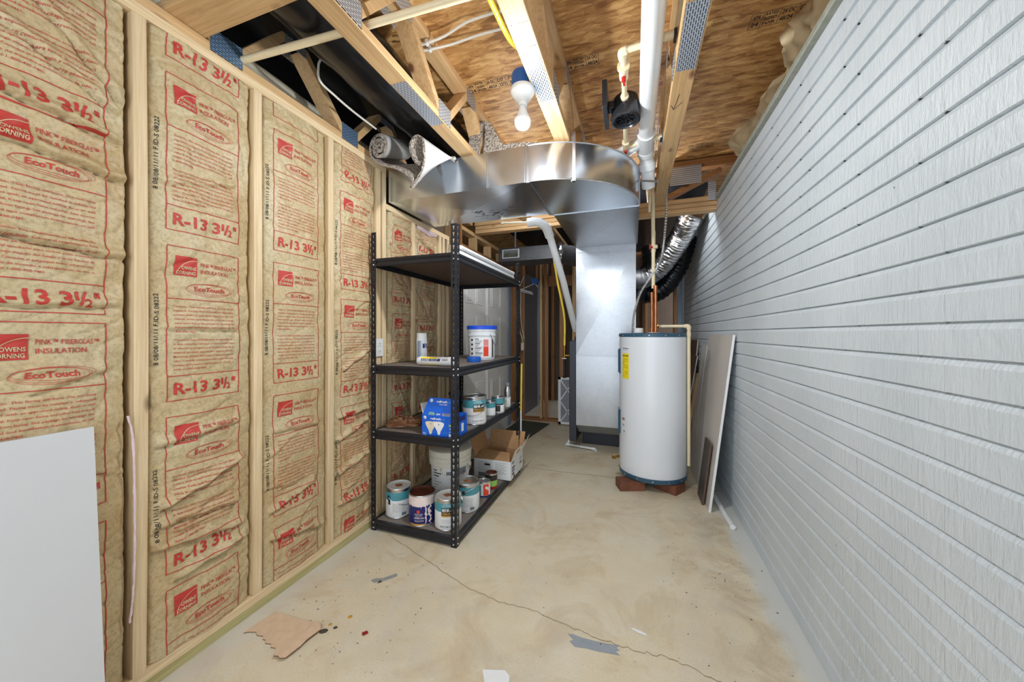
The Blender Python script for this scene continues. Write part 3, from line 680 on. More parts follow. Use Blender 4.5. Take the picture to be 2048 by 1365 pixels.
# 3 inch drain pipe
D = thing('drain_pipe', 'thick white plastic drain pipe running along the ceiling beside the truss', 'pipe', (.08, 1.5, 2.36))
zc = 2.475
b = MB(); b.tube([(.07, -1.1, zc), (.07, 2.30, zc)], .0445, 28); build(b, 'pipe', M['pvc'], D)
b = MB(); b.tube([(.07, 2.28, zc), (.07, 2.46, zc)], .053, 28); b.tube(cr([(.07, 2.34, zc), (-.02, 2.43, zc-.005), (-.16, 2.50, zc-.03), (-.30, 2.53, zc-.045)], 6), .040, 20); build(b, 'wye_fitting', M['pvc'], D)
b = MB(); b.tube(cr([(.07, 2.46, zc), (.078, 2.54, zc-.02), (.088, 2.62, zc-.08), (.095, 2.70, zc-.17)], 6), .046, 28); b.tube([(.072, 2.48, zc-.004), (.075, 2.515, zc-.012)], .054, 28); b.tube([(.083, 2.585, zc-.045), (.088, 2.615, zc-.078)], .054, 28); build(b, 'elbow', M['pvc'], D)
# yellow gas line
pipe('gas_hose', [(-.52, .95, 2.52), (-.505, 1.2, 2.50), (-.498, 1.42, 2.51), (-.475, 1.56, 2.56), (-.462, 1.70, 2.60), (-.462, 2.5, 2.60), (-.47, 3.0, 2.60), (-.60, 3.35, 2.55), (-.80, 3.54, 2.36), (-.80, 3.60, 2.15), (-.765, 3.7, 1.80), (-.715, 3.8, 1.45), (-.715, 3.82, 1.12)], .0115, M['yel'], 'yellow flexible gas line looping past the bulb and down behind the duct', 'hose', 12, smooth_path=True)
# gas valve and drip leg
V_ = thing('gas_valve', 'brass gas valve and black drip leg at the lower end of the yellow line', 'valve', (-.715, 3.82, .78))
b = MB(); b.tube([(-.715, 3.82, 1.13), (-.715, 3.82, .98)], [.016, .014], 12); b.tube([(-.715, 3.82, 1.02), (-.60, 3.82, 1.02)], .012, 10); build(b, 'brass_fitting', M['brass'], V_)
b = MB(); b.tube([(-.715, 3.82, .98), (-.715, 3.82, .80)], .012, 10); b.tube([(-.715, 3.82, .80), (-.715, 3.82, .775)], .018, 10); build(b, 'drip_leg', M['blk'], V_)
b = MB(); b.bar((-.74, 3.79, .99), (-.69, 3.79, .99), .01, .006, side=(0, 1, 0)); build(b, 'handle', M['tin'], V_)
# romex
for pts, lb in (([pz(820, 96, 2.70), pz(834, 92, 2.71), pz(854, 86, 2.72), pz(889, 72, 2.735), pz(932, 45, 2.75), pz(981, 28, 2.76), pz(1010, 20, 2.765)], 'upper of two white cables sagging across the ceiling left of the bulb'),
                ([pz(820, 106, 2.70), pz(837, 102, 2.71), pz(860, 99, 2.72), pz(905, 88, 2.74), pz(951, 72, 2.755), pz(998, 59, 2.765), pz(1015, 56, 2.765)], 'lower of two white cables crossing the ceiling left of the bulb')):
    pipe('electrical_cable', pts, .0062, M['romex'], lb, 'cable', 8, smooth_path=True)
pipe('electrical_cable', [px_(642, 118, -1.47), px_(637, 132, -1.475), px_(640, 162, -1.48), px_(668, 190, -1.48), px_(705, 222, -1.48), px_(752, 258, -1.48)], .0055, M['romex'], 'thin white cable drooping left of the black wrapped duct', 'cable', 8, smooth_path=True)
for (x_, y_) in ((854, 86), (860, 99)):
    q = pz(x_, y_, 2.722); b = MB(); b.box(q.x-.006, q.x+.006, q.y-.010, q.y+.010, 2.712, 2.736)
    tag(build(b, 'cable_staple', M['lab']), {854: 'white staple on the upper of the two ceiling cables', 860: 'white staple on the lower of the two ceiling cables'}[x_], 'staple')

# ---- light fixture
LF = thing('ceiling_light', 'lit bare bulb in a white porcelain holder on a blue box', 'lamp', (-.492, 1.575, 2.2280))
b = MB(); b.lathe([(.0, 2.4680), (.05, 2.4680), (.052, 2.4580), (.052, 2.4030), (.049, 2.4000), (0, 2.4000)], (-.492, 1.575, 0), 28); b.box(-.462, -.4475, 1.55, 1.60, 2.4080, 2.4680); build(b, 'junction_box', M['blue'], LF)
b = MB(); b.lathe([(.0, 2.4010), (.056, 2.4010), (.058, 2.3930), (.055, 2.3800), (.040, 2.3600), (.028, 2.3400), (.021, 2.3340), (.021, 2.3180), (.0, 2.3180)], (-.492, 1.575, 0), 32); build(b, 'lamp_holder', M['porc'], LF)
b = MB(); b.lathe([(.0, 2.3200), (.0135, 2.3200), (.0145, 2.3130), (.018, 2.3030), (.026, 2.2830), (.0325, 2.2660), (.0352, 2.2540)], (-.492, 1.575, 0), 20); build(b, 'bulb_neck', M['porc'], LF)
b = MB(); b.lathe([(.0350, 2.2538), (.0355, 2.2480), (.033, 2.2330), (.026, 2.2210), (.014, 2.2135), (0, 2.2120)], (-.492, 1.575, 0), 20); build(b, 'bulb', M['bulbm'], LF)
# added fill bulbs, unseen: behind the camera, the big duct and the girder
for (x, y, z, mm, lb) in ((-.50, -.85, 2.26, 'fillr', 'added fill bulb, unseen, behind the camera'), (-.92, 2.86, 2.33, 'fillf', 'added fill bulb hidden behind the big duct'), (.14, 3.585, 2.40, 'fillg', 'added fill bulb hidden behind the cross beam above the water heater')):
    L_ = thing('ceiling_light', lb, 'lamp', (x, y, z))  # each one an added fill light out of view
    b = MB(); zt = 2.78-z; b.lathe([(0, zt), (.05, zt), (.05, zt-.02), (.02, .08), (.0, .08)], (x, y, z), 20); build(b, 'lamp_holder', M['porc'], L_)
    b = MB(); b.lathe([(.0, z+.08), (.015, z+.075), (.024, z+.05), (.031, z+.02), (.028, z), (.012, z-.016), (0, z-.018)], (x, y, 0), 16); build(b, 'bulb', M[mm], L_)

# ---- filter housing with its pipes
FH = thing('filter_housing', 'black round filter housing hanging in the cream plastic pipe line', 'filter', (-.045, 1.95, 2.38))
b = MB(); b.lathe([(0, 2.535), (.045, 2.535), (.062, 2.52), (.068, 2.49), (.074, 2.455), (.077, 2.41), (.074, 2.398), (.066, 2.396), (.063, 2.404), (.054, 2.406), (.050, 2.425), (0, 2.428)], (-.042, 1.99, 0), 40)
for k in range(8):
    a = k*PI/4; b.bar((-.042+.02*math.cos(a), 1.99+.02*math.sin(a), 2.42), (-.042+.05*math.cos(a), 1.99+.05*math.sin(a), 2.42), .012, .008, side=(0, 0, 1))
build(b, 'canister', M['blkp'], FH)
b = MB(); b.box(-.155, -.13, 1.86, 2.08, 2.42, 2.56); b.box(-.13, -.10, 1.95, 2.0, 2.46, 2.50); build(b, 'mounting_bracket', M['blkp'], FH, bevel=.003)
b = MB(); b.tube([(.175, 1.60, 2.50), (-.045, 1.625, 2.50)], .0145, 16); b.tube(cr([(-.03, 1.622, 2.50), (-.05, 1.63, 2.499), (-.048, 1.66, 2.495)], 5), .0185, 16)
b.tube([(-.046, 1.64, 2.497), (-.046, 1.93, 2.48)], .0125, 14); b.tube([(-.046, 1.70, 2.492), (-.046, 1.715, 2.492)], .028, 16); b.tube([(-.046, 1.72, 2.492), (-.046, 1.78, 2.489)], .021, 16); b.tube([(-.046, 1.905, 2.483), (-.045, 1.94, 2.482)], .021, 8)
b.tube([(.12, 1.606, 2.50), (.165, 1.602, 2.50)], .018, 14)
build(b, 'inlet_pipe', M['cpvc'], FH)
b = MB(); b.tube([(-.047, 2.06, 2.445), (-.050, 2.36, 2.455)], .0125, 14); b.tube([(-.049, 2.31, 2.453), (-.050, 2.345, 2.454)], .022, 16); b.tube([(-.050, 2.34, 2.452), (-.050, 2.40, 2.452)], .018, 14); b.tube([(-.050, 2.38, 2.452), (.155, 2.33, 2.46)], .013, 14); b.tube([(.13, 2.336, 2.459), (.162, 2.328, 2.461)], .018, 14)
build(b, 'outlet_pipe', M['cpvc'], FH)
for (x, y, z) in ((-.046, 1.745, 2.455), (-.050, 2.385, 2.425)):
    b = MB(); b.tube([(x, y, z+.012), (x, y, z-.008)], .010, 10); b.bar((x-.002, y-.028, z-.008), (x+.002, y+.028, z-.008), .009, .008, side=(1, 0, 0)); build(b, 'valve_handle', M['redp'], FH)
b = MB(); b.box(.155, .166, 1.57, 1.62, 2.475, 2.50); b.box(.150, .166, 2.315, 2.35, 2.435, 2.447); build(b, 'pipe_clip', M['blkp'], FH)
pipe('plastic_pipe', [(.185, -1.1, 2.52), (.172, 1.60, 2.515)], .0135, M['cpvc'], 'cream plastic pipe tucked between the drain pipe and the truss at the top edge')

# ---- sheet metal duct
DU = thing('sheet_metal_duct', 'large rectangular sheet metal duct with a rounded elbow under the ceiling', 'duct', (-.6, 2.6, 2.165))
ZB, ZT = 2.165, 2.385
YF, YBk = 2.025, 2.62
b = MB()
b.box(-1.6, -.60, YF, YBk, ZB, ZT); b.add([(-1.6, YF, ZB), (-.62, YF, ZB), (-.62, YBk, ZB), (-1.6, YBk, ZB), (-1.1, (YF+YBk)/2, ZB-.016)], [(0, 1, 4), (1, 2, 4), (2, 3, 4), (3, 0, 4)]); build(b, 'straight_section', M['galv'], DU, ang=.5)
# elbow: centre (-.60, 2.64)
cx_, cy_, R = -.585, 2.645, .62
b = MB(); n = 28
out = [(-.60, YF)] + [(cx_+R*math.sin(t), cy_-R*math.cos(t)) for t in np.linspace(0.02, PI/2, n)] + [(cx_+R, 2.66)]
inn = [(-.60, 2.66)]
b.prism([*out, *inn], ZB, ZT); build(b, 'elbow', M['galv'], DU, ang=25)
b = MB()   # rolled seams of the elbow
for z in (ZB+.002, ZT-.002): b.tube([(x, y, z) for x, y in out], .0045, 8)
build(b, 'rolled_seam', M['tin'], DU)
b = MB(); b.box(-.58, cx_+R, 2.66, 3.76, ZB, ZT); b.add([(-.58, 2.67, ZB), (cx_+R, 2.67, ZB), (cx_+R, 3.76, ZB), (-.58, 3.76, ZB), (-.28, 3.2, ZB-.014)], [(0, 1, 4), (1, 2, 4), (2, 3, 4), (3, 0, 4)]); build(b, 'branch_section', M['galvr'], DU, ang=.5)
b = MB()
for xx in (-.865, -.62): b.box(xx-.0015, xx+.0015, YF-.0025, YF, ZB-.003, ZT); b.box(xx+.012, xx+.0135, YF-.0015, YF, ZB, ZT)
b.box(-.602, -.598, YF-.004, YF+.004, ZB-.005, ZT+.003)
b.box(-.58, cx_+R+.003, 2.655, 2.664, ZB-.005, ZB+.001); b.box(cx_+R, cx_+R+.006, 2.65, 2.668, ZB-.005, ZT)
b.box(-.612, -.59, YF, 2.64, ZB-.004, ZB)
build(b, 'seam', M['galvr'], DU)
b = MB(); b.box(-.336-.012, -.336+.012, 2.075, 2.079, ZB-.012, ZT+.06); b.box(-.346, -.326, 2.075, 2.10, ZB-.012, ZB-.006); b.tube([(-.336, 2.070, ZB-.004), (-.336, 2.08, ZB-.004)], .007, 10); build(b, 'hanging_strap', M['tin'], DU)
# felt pen scribble on the underside
b = MB(); fz = lambda a, c: (a, c, ZB-.017*max(0, 1-max(abs(a+1.1)/.5, abs(c-2.3225)/.2975))-.0012)
rs_ = random.Random(4)
for k in range(26):
    x, y = -.98+rs_.uniform(-.15, .17), 2.45+rs_.uniform(-.09, .09); an = rs_.choice((.9, 2.4, .2, 1.5)); l_ = rs_.uniform(.015, .04); dx, dy = math.cos(an)*l_, math.sin(an)*l_
    b.poly(fz, [(x-dx, y-dy-.0025), (x+dx, y+dy-.0025), (x+dx+.003, y+dy+.0025), (x-dx+.003, y-dy+.0025)])
build(b, 'pen_scribble', M['black'], DU, smooth=False)

# ---- return drop
RD = thing('return_air_drop', 'tall galvanized metal box with a cross-creased front beside the water heater', 'duct', (-.285, 4.1, .16))
b = MB(); x0, x1, yf, yb = -.58, .018, 3.76, 4.35
def crossbreak(b, z0, z1, d=.010):
    vs_ = [(x0, yf, z0), (x1, yf, z0), (x1, yf, z1), (x0, yf, z1), ((x0+x1)/2, yf-d, (z0+z1)/2)]
    b.add(vs_, [(0, 1, 4), (1, 2, 4), (2, 3, 4), (3, 0, 4)])
crossbreak(b, 1.03, 2.115, .016); b.add([(x0, yf, 1.03), (x0, yb, 1.03), (x0, yb, 2.115), (x0, yf, 2.115), (x1, yf, 1.03), (x1, yb, 1.03), (x1, yb, 2.115), (x1, yf, 2.115)], [(0, 1, 2, 3), (4, 7, 6, 5)])
build(b, 'upper_panel', M['galvr'], RD, ang=1)
b = MB(); crossbreak(b, .29, 1.02, .004); b.add([(x0, yf, .29), (x0, yb, .29), (x0, yb, 1.02), (x0, yf, 1.02), (x1, yf, .29), (x1, yb, .29), (x1, yb, 1.02), (x1, yf, 1.02)], [(0, 1, 2, 3), (4, 7, 6, 5)])
build(b, 'lower_panel', M['galvr'], RD, ang=1)
b = MB(); b.box(x0-.002, x1+.002, yf-.004, yf+.01, 1.021, 1.029)
build(b, 'seam', M['galvr'], RD)
b = MB(); b.box(x0, x1, yf-.004, yb, 2.112, 2.17)
for z in (2.115, 2.135, 2.155): b.box(x0-.003, x1+.003, yf-.008, yf+.01, z, z+.005)
build(b, 'collar', M['galvr'], RD)
b = MB(); b.add([(x0, yf, .29), (x1, yf, .29), (x1, yf+.12, .19), (x0+.01, yf+.12, .19), (x0, yb, .29), (x1, yb, .29), (x1, yb, .19), (x0+.01, yb, .19)], [(0, 1, 2, 3), (3, 2, 6, 7), (0, 3, 7, 4), (1, 5, 6, 2)]); build(b, 'boot', M['galvd'], RD, smooth=False)
b = MB(); b.box(x0+.02, x1-.01, 4.10, yb, .0, .19); build(b, 'dark_base', M['dksteel'], RD)
# furnace body beside it
b = MB(); b.box(-.70, -.595, 4.40, 5.0, .05, 1.22); b.box(-.66, -.583, 3.80, 4.39, .10, 1.18)
tag(build(b, 'furnace', M['dksteel'], bevel=.006), 'narrow dark steel side of the furnace cabinet behind the tall metal box', 'furnace')
# second duct deeper in the room with a picture on it
D2 = thing('branch_duct', 'dull rectangular duct behind the shelving with a small picture stuck on it', 'duct', (-1.1, 4.1, 2.0))
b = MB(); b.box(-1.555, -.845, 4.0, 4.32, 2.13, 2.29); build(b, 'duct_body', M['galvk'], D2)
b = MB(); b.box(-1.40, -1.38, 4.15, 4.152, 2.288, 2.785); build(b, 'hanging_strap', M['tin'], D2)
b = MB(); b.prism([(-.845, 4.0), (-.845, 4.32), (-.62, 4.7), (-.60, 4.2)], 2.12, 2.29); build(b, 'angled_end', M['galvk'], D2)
b = MB(); b.tube(cr([(-.80, 4.0, 2.10), (-.79, 3.985, 2.2), (-.80, 4.0, 2.31)], 8), [.020+.006*random.random() for _ in range(17)], 8, nz=.3); build(b, 'crinkled_joint', M['tin'], D2)
b = MB(); b.box(-1.505, -1.29, 3.994, 3.999, 2.165, 2.27); b.box(-1.49, -1.305, 3.9925, 3.994, 2.175, 2.26, 1); b.box(-1.49, -1.305, 3.9920, 3.9925, 2.225, 2.26, 2); build(b, 'picture', [M['lab'], M['photo'], M['greyl']], D2, smooth=False)
# flue pipe
FP = thing('flue_pipe', 'white plastic flue pipe slanting down behind the big duct to the furnace', 'pipe', (-.7, 3.0, 1.3))
b = MB(); b.tube([(-.665, 2.78, 2.13), (-.632, 3.3, 1.76), (-.605, 3.85, 1.30)], .030, 22); build(b, 'pipe', M['pvc'], FP)
b = MB(); b.tube(cr([(-.80, 2.70, 2.143), (-.735, 2.70, 2.143), (-.70, 2.72, 2.135), (-.672, 2.77, 2.115), (-.662, 2.83, 2.08)], 6), .035, 20); b.tube([(-.665, 2.80, 2.105), (-.660, 2.86, 2.065)], .037, 20); build(b, 'elbow', M['pvc'], FP)
b = MB(); b.tube([(-1.00, 2.66, 2.15), (-.80, 2.70, 2.146)], .007, 8); b.tube([(-1.0, 2.655, 2.137), (-1.0, 2.655, 2.155)], .014, 12); build(b, 'hanger_rod', M['cream'], FP)
# condensate drain on floor
CP = thing('condensate_pipe', 'thin white drain pipe lying on the floor in front of the tall metal box', 'pipe', (-.6, 4.0, 0))
b = MB(); b.tube(cr([(-.60, 4.0, .45), (-.625, 3.99, .2), (-.66, 3.97, .10)], 5), .011, 10); b.tube([(-.66, 3.97, .11), (-.705, 3.93, .022)], .012, 12); b.tube([(-.705, 3.93, .022), (-.40, 3.86, .022)], .012, 12); b.tube([(-.72, 3.932, .022), (-.68, 3.924, .022)], .016, 12); b.tube([(-.43, 3.866, .022), (-.395, 3.86, .022), (-.385, 3.845, .015)], .016, 12); build(b, 'pipe', M['pvc'], CP)
b = MB(); b.tube([(-.565, 3.9, .022), (-.553, 3.897, .022)], .017, 12); b.box(-.562, -.556, 3.88, 3.915, 0, .045); build(b, 'clamp', M['tin'], CP)
# air filter
AF = thing('air_filter', 'pleated white furnace filter standing upright beside the dark furnace', 'filter', (-.88, 4.83, 0))
b = MB(); fn = plane((-.985, 4.79, .02), (1, 0, 0), (0, 0, 1)); wF, hF, t_ = .26, .64, .028
def fbar(b, p, q, w_): b.bar(fn(*p), fn(*q), w_, .006, side=Vector((q[1]-p[1], 0, -(q[0]-p[0]))))
b.box(-.985, -.725, 4.79, 4.82, .02, .05); b.box(-.985, -.725, 4.79, 4.82, .63, .66); b.box(-.985, -.95, 4.79, 4.82, .02, .66); b.box(-.755, -.725, 4.79, 4.82, .02, .66)
for (p, q) in (((.03, .03), (.23, .31)), ((.23, .03), (.03, .31)), ((.03, .33), (.23, .61)), ((.23, .33), (.03, .61))): fbar(b, p, q, .016)
build(b, 'cardboard_frame', M['lab'], AF)
b = MB()
for k in range(16): b.prism([(-.955+.0130*k, 4.80), (-.955+.0130*k+.0065, 4.792), (-.955+.0130*(k+1), 4.80), (-.955+.0130*(k+1), 4.815), (-.955+.0130*k, 4.815)], .045, .635)
build(b, 'pleated_media', M['filt'], AF, smooth=False)
# door mat
b = MB(); mpts = [(-1.56, 4.86), (-1.11, 4.80), (-1.20, 4.02), (-1.6, 4.05)]
b.prism(mpts, .001, .010)
for k in range(5): b.box(-1.175+.0, -1.17, 0, 0.001, 0, .001) if False else None
for k in range(9):
    t = .02+.03*k; b.add([(-1.11-t, 4.79, .0101), (-1.11-t-.012, 4.79, .0101), (-1.20-t-.012, 4.03, .0101), (-1.20-t, 4.03, .0101), (-1.11-t, 4.79, .013), (-1.11-t-.012, 4.79, .013), (-1.20-t-.012, 4.03, .013), (-1.20-t, 4.03, .013)], [(4, 5, 6, 7), (0, 1, 5, 4), (1, 2, 6, 5), (2, 3, 7, 6), (3, 0, 4, 7)])
tag(build(b, 'door_mat', M['mat'], smooth=False), 'dark ribbed mat on the floor in front of the doors', 'mat')

# ---- doors
def door(name, y0, y1, x, lab=None):
    dr = bpy.data.objects.new(name, None); C.objects.link(dr); dr.location = (x, (y0+y1)/2, 0); struct(dr)
    b = MB(); b.box(x-.035, x, y0, y1, .01, 2.0); wd = (y1-y0)
    for (za, zb_) in ((.18, .72), (.84, 1.46), (1.58, 1.86)):
        for (ya, yb_) in ((y0+wd*.13, y0+wd*.45), (y0+wd*.55, y0+wd*.87)):
            for k, (a_, h_) in enumerate(((0, .006), (.012, -.008), (.03, .010))):
                if h_ > 0: b.box(x, x+h_, ya+a_, yb_-a_, za+a_, zb_-a_)
    build(b, 'door_panel', M['doorw'], dr, bevel=.003)
    return dr
door('door_1', 3.20, 3.80, XL-.03)
door('door_2', 3.83, 4.50, XL-.01)
# far framing
FWn = bpy.data.objects.new('wall_rear', None); C.objects.link(FWn); FWn.location = (-1, 5.2, 0); struct(FWn)
lum('bottom_plate', XL, .6, 4.95, 5.04, 0, .038, 'dx', FWn)
for x, m_ in ((-1.56, 'dz'), (-1.27, 'tz'), (-1.20, 'dz'), (-.98, 'dz'), (-.80, 'tz'), (-.55, 'dz'), (.12, 'dz'), (.50, 'dz')):
    lum('stud', x-.019, x+.019, 4.95, 5.04, .038, 2.3, m_, FWn)
lum('top_plate', XL, .6, 4.95, 5.04, 2.3, 2.338, 'dx', FWn)
for x, m_ in ((-2.0, 'dz'), (-1.75, 'dz'), (-1.45, 'dz'), (-1.0, 'dz'), (-.2, 'dz'), (.2, 'dz')): lum('far_stud', x-.019, x+.019, 6.5, 6.59, 0, 2.6, m_, FWn)
b = MB(); b.box(-2.6, .67, 6.6, 6.62, 0, 2.7); build(b, 'far_sheathing', M['brownwall'], FWn)
lum('brace', -1.2, -.7, 5.05, 5.09, 1.95, 2.10, 'dx', FWn)
b = MB(); b.box(-1.66, -1.60, 5.06, 6.4, 0, 2.2); struct(build(b, 'wall_passage', M['dkb']))
b = MB(); b.box(-1.60, -1.585, 6.0, 6.05, 0, 2.2); struct(build(b, 'trim_2', M['bluesteel']))
b = MB(); b.box(.60, .671, 5.62, 5.70, 0, 2.35); struct(build(b, 'trim_3', M['bluesteel']))
# blue ceiling box with wires in the far room
FB = thing('junction_box', 'blue round junction box with white wires beyond the shelving', 'electrical box', (-1.38, 5.0, 1.95))
b = MB(); b.tube([(-1.36, 4.93, 2.02), (-1.36, 4.99, 2.02)], .05, 20); build(b, 'box', M['blue'], FB)
b = MB(); b.tube([(-1.37, 4.93, 1.98), (-1.52, 4.85, 1.90)], .006, 6); b.tube([(-1.34, 4.93, 1.97), (-1.31, 4.93, 1.93)], .006, 6); b.tube([(-1.50, 4.86, 2.08), (-1.57, 4.84, 1.90)], .006, 6); build(b, 'wire', M['romex'], FB)
CD = thing('power_cord', 'white cord with an outlet end hanging from a stud beyond the shelving', 'cord', (-1.50, 4.80, 1.1))
b = MB(); b.tube(cr([(-1.55, 4.82, 1.92), (-1.555, 4.82, 1.6), (-1.545, 4.82, 1.3), (-1.52, 4.82, 1.22), (-1.50, 4.82, 1.12)], 6), .006, 8); b.tube(cr([(-1.53, 4.82, 1.90), (-1.535, 4.82, 1.5), (-1.50, 4.82, 1.27), (-1.48, 4.82, 1.18)], 6), .005, 8); build(b, 'cord', M['cream'], CD)
b = MB(); b.box(-1.525, -1.485, 4.80, 4.83, 1.02, 1.13); build(b, 'outlet_end', M['cream'], CD, bevel=.004)
TU = thing('tube_light', 'short strip light glinting in the dark beyond the shelving', 'lamp', (-1.45, 4.9, 1.86))
b = MB(); b.tube([(-1.56, 4.86, 1.90), (-1.36, 4.80, 1.84)], .009, 10); b.tube([(-1.56, 4.90, 1.88), (-1.36, 4.84, 1.82)], .009, 10); build(b, 'tube', M['lab'], TU)

# ---- flexible ducts at the right rear
def pl(px, py, y):      # a measured outline point of the photo put on the vertical plane y
    a = (px-1024)/F_PX; bb = (668-py)/F_PX; s_, c_ = math.sin(YAW), math.cos(YAW); dx, dy = -s_+a*c_, c_+a*s_; t = y/dy
    return Vector((dx*t, y, CAMH+bb*t))
FD = thing('flexible_duct', 'crinkled silver flexible duct curving up to the ceiling above the water heater', 'duct', (.4, 4.2, 2.0))
pth = cr([pl(1300, 551, 4.40), pl(1318, 536, 4.35), pl(1342, 505, 4.2), pl(1364, 470, 4.05), pl(1380, 438, 3.85), pl(1388, 424, 3.8)], 22)
b = MB(); b.tube(pth, [.112*(1+.05*math.sin(i*1.9)) for i in range(len(pth))], 40, nz=.035); build(b, 'foil_sleeve', M['foil'], FD, ang=60)
b = MB(); b.tube(cr([pl(1262, 558, 4.42), pl(1285, 558, 4.42), pl(1304, 549, 4.40)], 8), [.112*(1+.02*math.sin(i*1.6)) for i in range(17)], 28); build(b, 'metal_elbow', M['galvd'], FD)
b = MB(); pth = cr([pl(1280, 585, 4.75), pl(1305, 588, 4.75), pl(1330, 572, 4.72), pl(1355, 535, 4.68), pl(1366, 500, 4.55), pl(1374, 470, 4.5)], 16)
b.tube(pth, [.115*(1+.04*math.sin(i*1.4)) for i in range(len(pth))], 28, nz=.04)
tag(build(b, 'insulated_duct', M['blkr'], ang=70), 'black wrapped flexible duct hanging behind the silver one', 'duct')
b = MB(); pth = cr([(.20, 4.75, 2.33), (.22, 4.7, 2.1), (.10, 4.7, 1.9), (.02, 4.7, 1.7)], 10); b.tube(pth, .12, 24, nz=.04)
tag(build(b, 'insulated_duct', M['blkr'], ang=70), 'black wrapped duct dropping from the beam behind the water pipes', 'duct')

# ================================================================== WATER HEATER
hx, hy, hr = .146, 3.235, .268; h0, h1 = .075, 1.262
WH = thing('water_heater', 'tall pale grey electric water heater standing on blocks', 'water heater', (hx, hy, h0))
b = MB(); b.lathe([(hr-.004, h0+.03), (hr-.001, h0+.04), (hr, h0+.10), (hr, h1-.05), (hr-.001, h1-.03)], (hx, hy, 0), 72); build(b, 'tank', M['enamel'], WH)
b = MB(); b.lathe([(0, h1+.004), (hr-.02, h1+.002), (hr, h1-.002), (hr+.003, h1-.006), (hr+.003, h1-.030), (hr-.002, h1-.032)], (hx, hy, 0), 72); 
for k in range(14): a = k*2*PI/14+.1; b.lathe([(0, 0.004), (.005, .003), (.006, 0)], (hx+(hr+.003)*math.cos(a), hy+(hr+.003)*math.sin(a), h1-.018), 8, 1, T=Matrix.Rotation(a, 4, 'Z') @ Matrix.Rotation(PI/2, 4, 'Y'))
build(b, 'top_rim', [M['teal'], M['tin']], WH)
b = MB(); b.lathe([(0, h0), (hr-.01, h0), (hr+.002, h0+.006), (hr+.003, h0+.036), (hr-.002, h0+.04)], (hx, hy, 0), 72); 
for k in range(14): a = k*2*PI/14+.2; b.lathe([(0, 0.004), (.005, .003), (.006, 0)], (hx+(hr+.003)*math.cos(a), hy+(hr+.003)*math.sin(a), h0+.022), 8, 1, T=Matrix.Rotation(a, 4, 'Z') @ Matrix.Rotation(PI/2, 4, 'Y'))
build(b, 'bottom_rim', [M['teal'], M['tin']], WH)
aL = math.radians(183)
for (za, zb_) in ((.93, 1.12), (.42, .60)):
    b = MB(); f_ = cylfn(hx, hy, hr+.001, aL, 0); f2 = cylfn(hx, hy, hr+.016, aL, 0)
    o = len(b.v); pa = [f_(-.07, za-.015), f_(.075, za-.015), f_(.075, zb_+.015), f_(-.07, zb_+.015)]; pb_ = [f2(-.06, za), f2(.06, za), f2(.06, zb_), f2(-.06, zb_)]
    b.add(pa+pb_, [(0, 1, 5, 4), (1, 2, 6, 5), (2, 3, 7, 6), (3, 0, 4, 7), (4, 5, 6, 7)]); build(b, 'access_cover', M['teal'], WH, smooth=False)
a0 = math.atan2(-hy, -hx)    # towards the camera
aa = math.radians(208)
f_ = cylfn(hx, hy, hr+.0015, aa, 0)
b = MB(); f0 = cylfn(hx, hy, hr+.001, aa, 0)
b.rect(f0, 0, .085, 1.108, 1.155, 0, 8, 1); b.text('EverKleen', lambda u, v: f_(.006+u, 1.130+v), .014, 1, .075, bold=True); b.text('SELF-CLEANING TANK', lambda u, v: f_(.008+u, 1.116+v), .006, 1, .07)
build(b, 'brand_sticker', [M['lab'], M['navy']], WH, smooth=False)
b = MB(); b.rect(f0, 0, .085, .885, 1.095, 0, 8, 1); b.text('ENERGYGUIDE', lambda u, v: f_(.004+u, 1.068+v), .014, 1, .077, bold=True)
for k, tx in enumerate(['Estimated Yearly', 'Operating Cost', '$ 504', 'Cost Range of Similar Models', 'Water Heater Electric', 'kWh', 'Your cost will depend', 'on your utility rates', 'and use']):
    b.text(tx, lambda u, v, k=k: f_(.008+u, 1.045-k*.0175+v), .007 if k != 2 else .009, 1, min(.068, .0042*len(tx)), bold=(k == 2))
build(b, 'energy_sticker', [M['ylab'], M['black']], WH, smooth=False)
b = MB(); b.rect(f0, -.004, .036, .385, .56, 0, 4, 1); b.rect(lambda u, v: f_(u, v), -.002, .034, .535, .556, 1, 4, 1)
for (z_, u_) in ((.505, .006), (.455, .016)): b.poly(f_, [(u_, z_), (u_+.018, z_-.006), (u_+.018, z_-.022), (u_+.006, z_-.01), (u_, z_-.012)], 2)
b.text('WARNING', lambda u, v: f_(.001+u, .541+v), .008, 0, .03, bold=True)
for k in range(7): b.text('keep area clear', lambda u, v, k=k: f_(.003+u, .43-k*.006+v), .003, 2, .028)
build(b, 'warning_sticker', [M['lab'], M['maroon'], M['black']], WH, smooth=False)
b = MB(); b.lathe([(0, h1+.045), (.036, h1+.043), (.040, h1+.035), (.040, h1+.002)], (hx-.11, hy-.02, 0), 24); build(b, 'top_cap', M['porc'], WH)
b = MB(); b.tube([(hx-hr-.0, hy-.05, .20), (hx-hr-.045, hy-.08, .20)], .012, 10); b.tube([(hx-hr-.04, hy-.078, .215), (hx-hr-.04, hy-.078, .185)], .018, 10); build(b, 'drain_valve', M['brass'], WH)
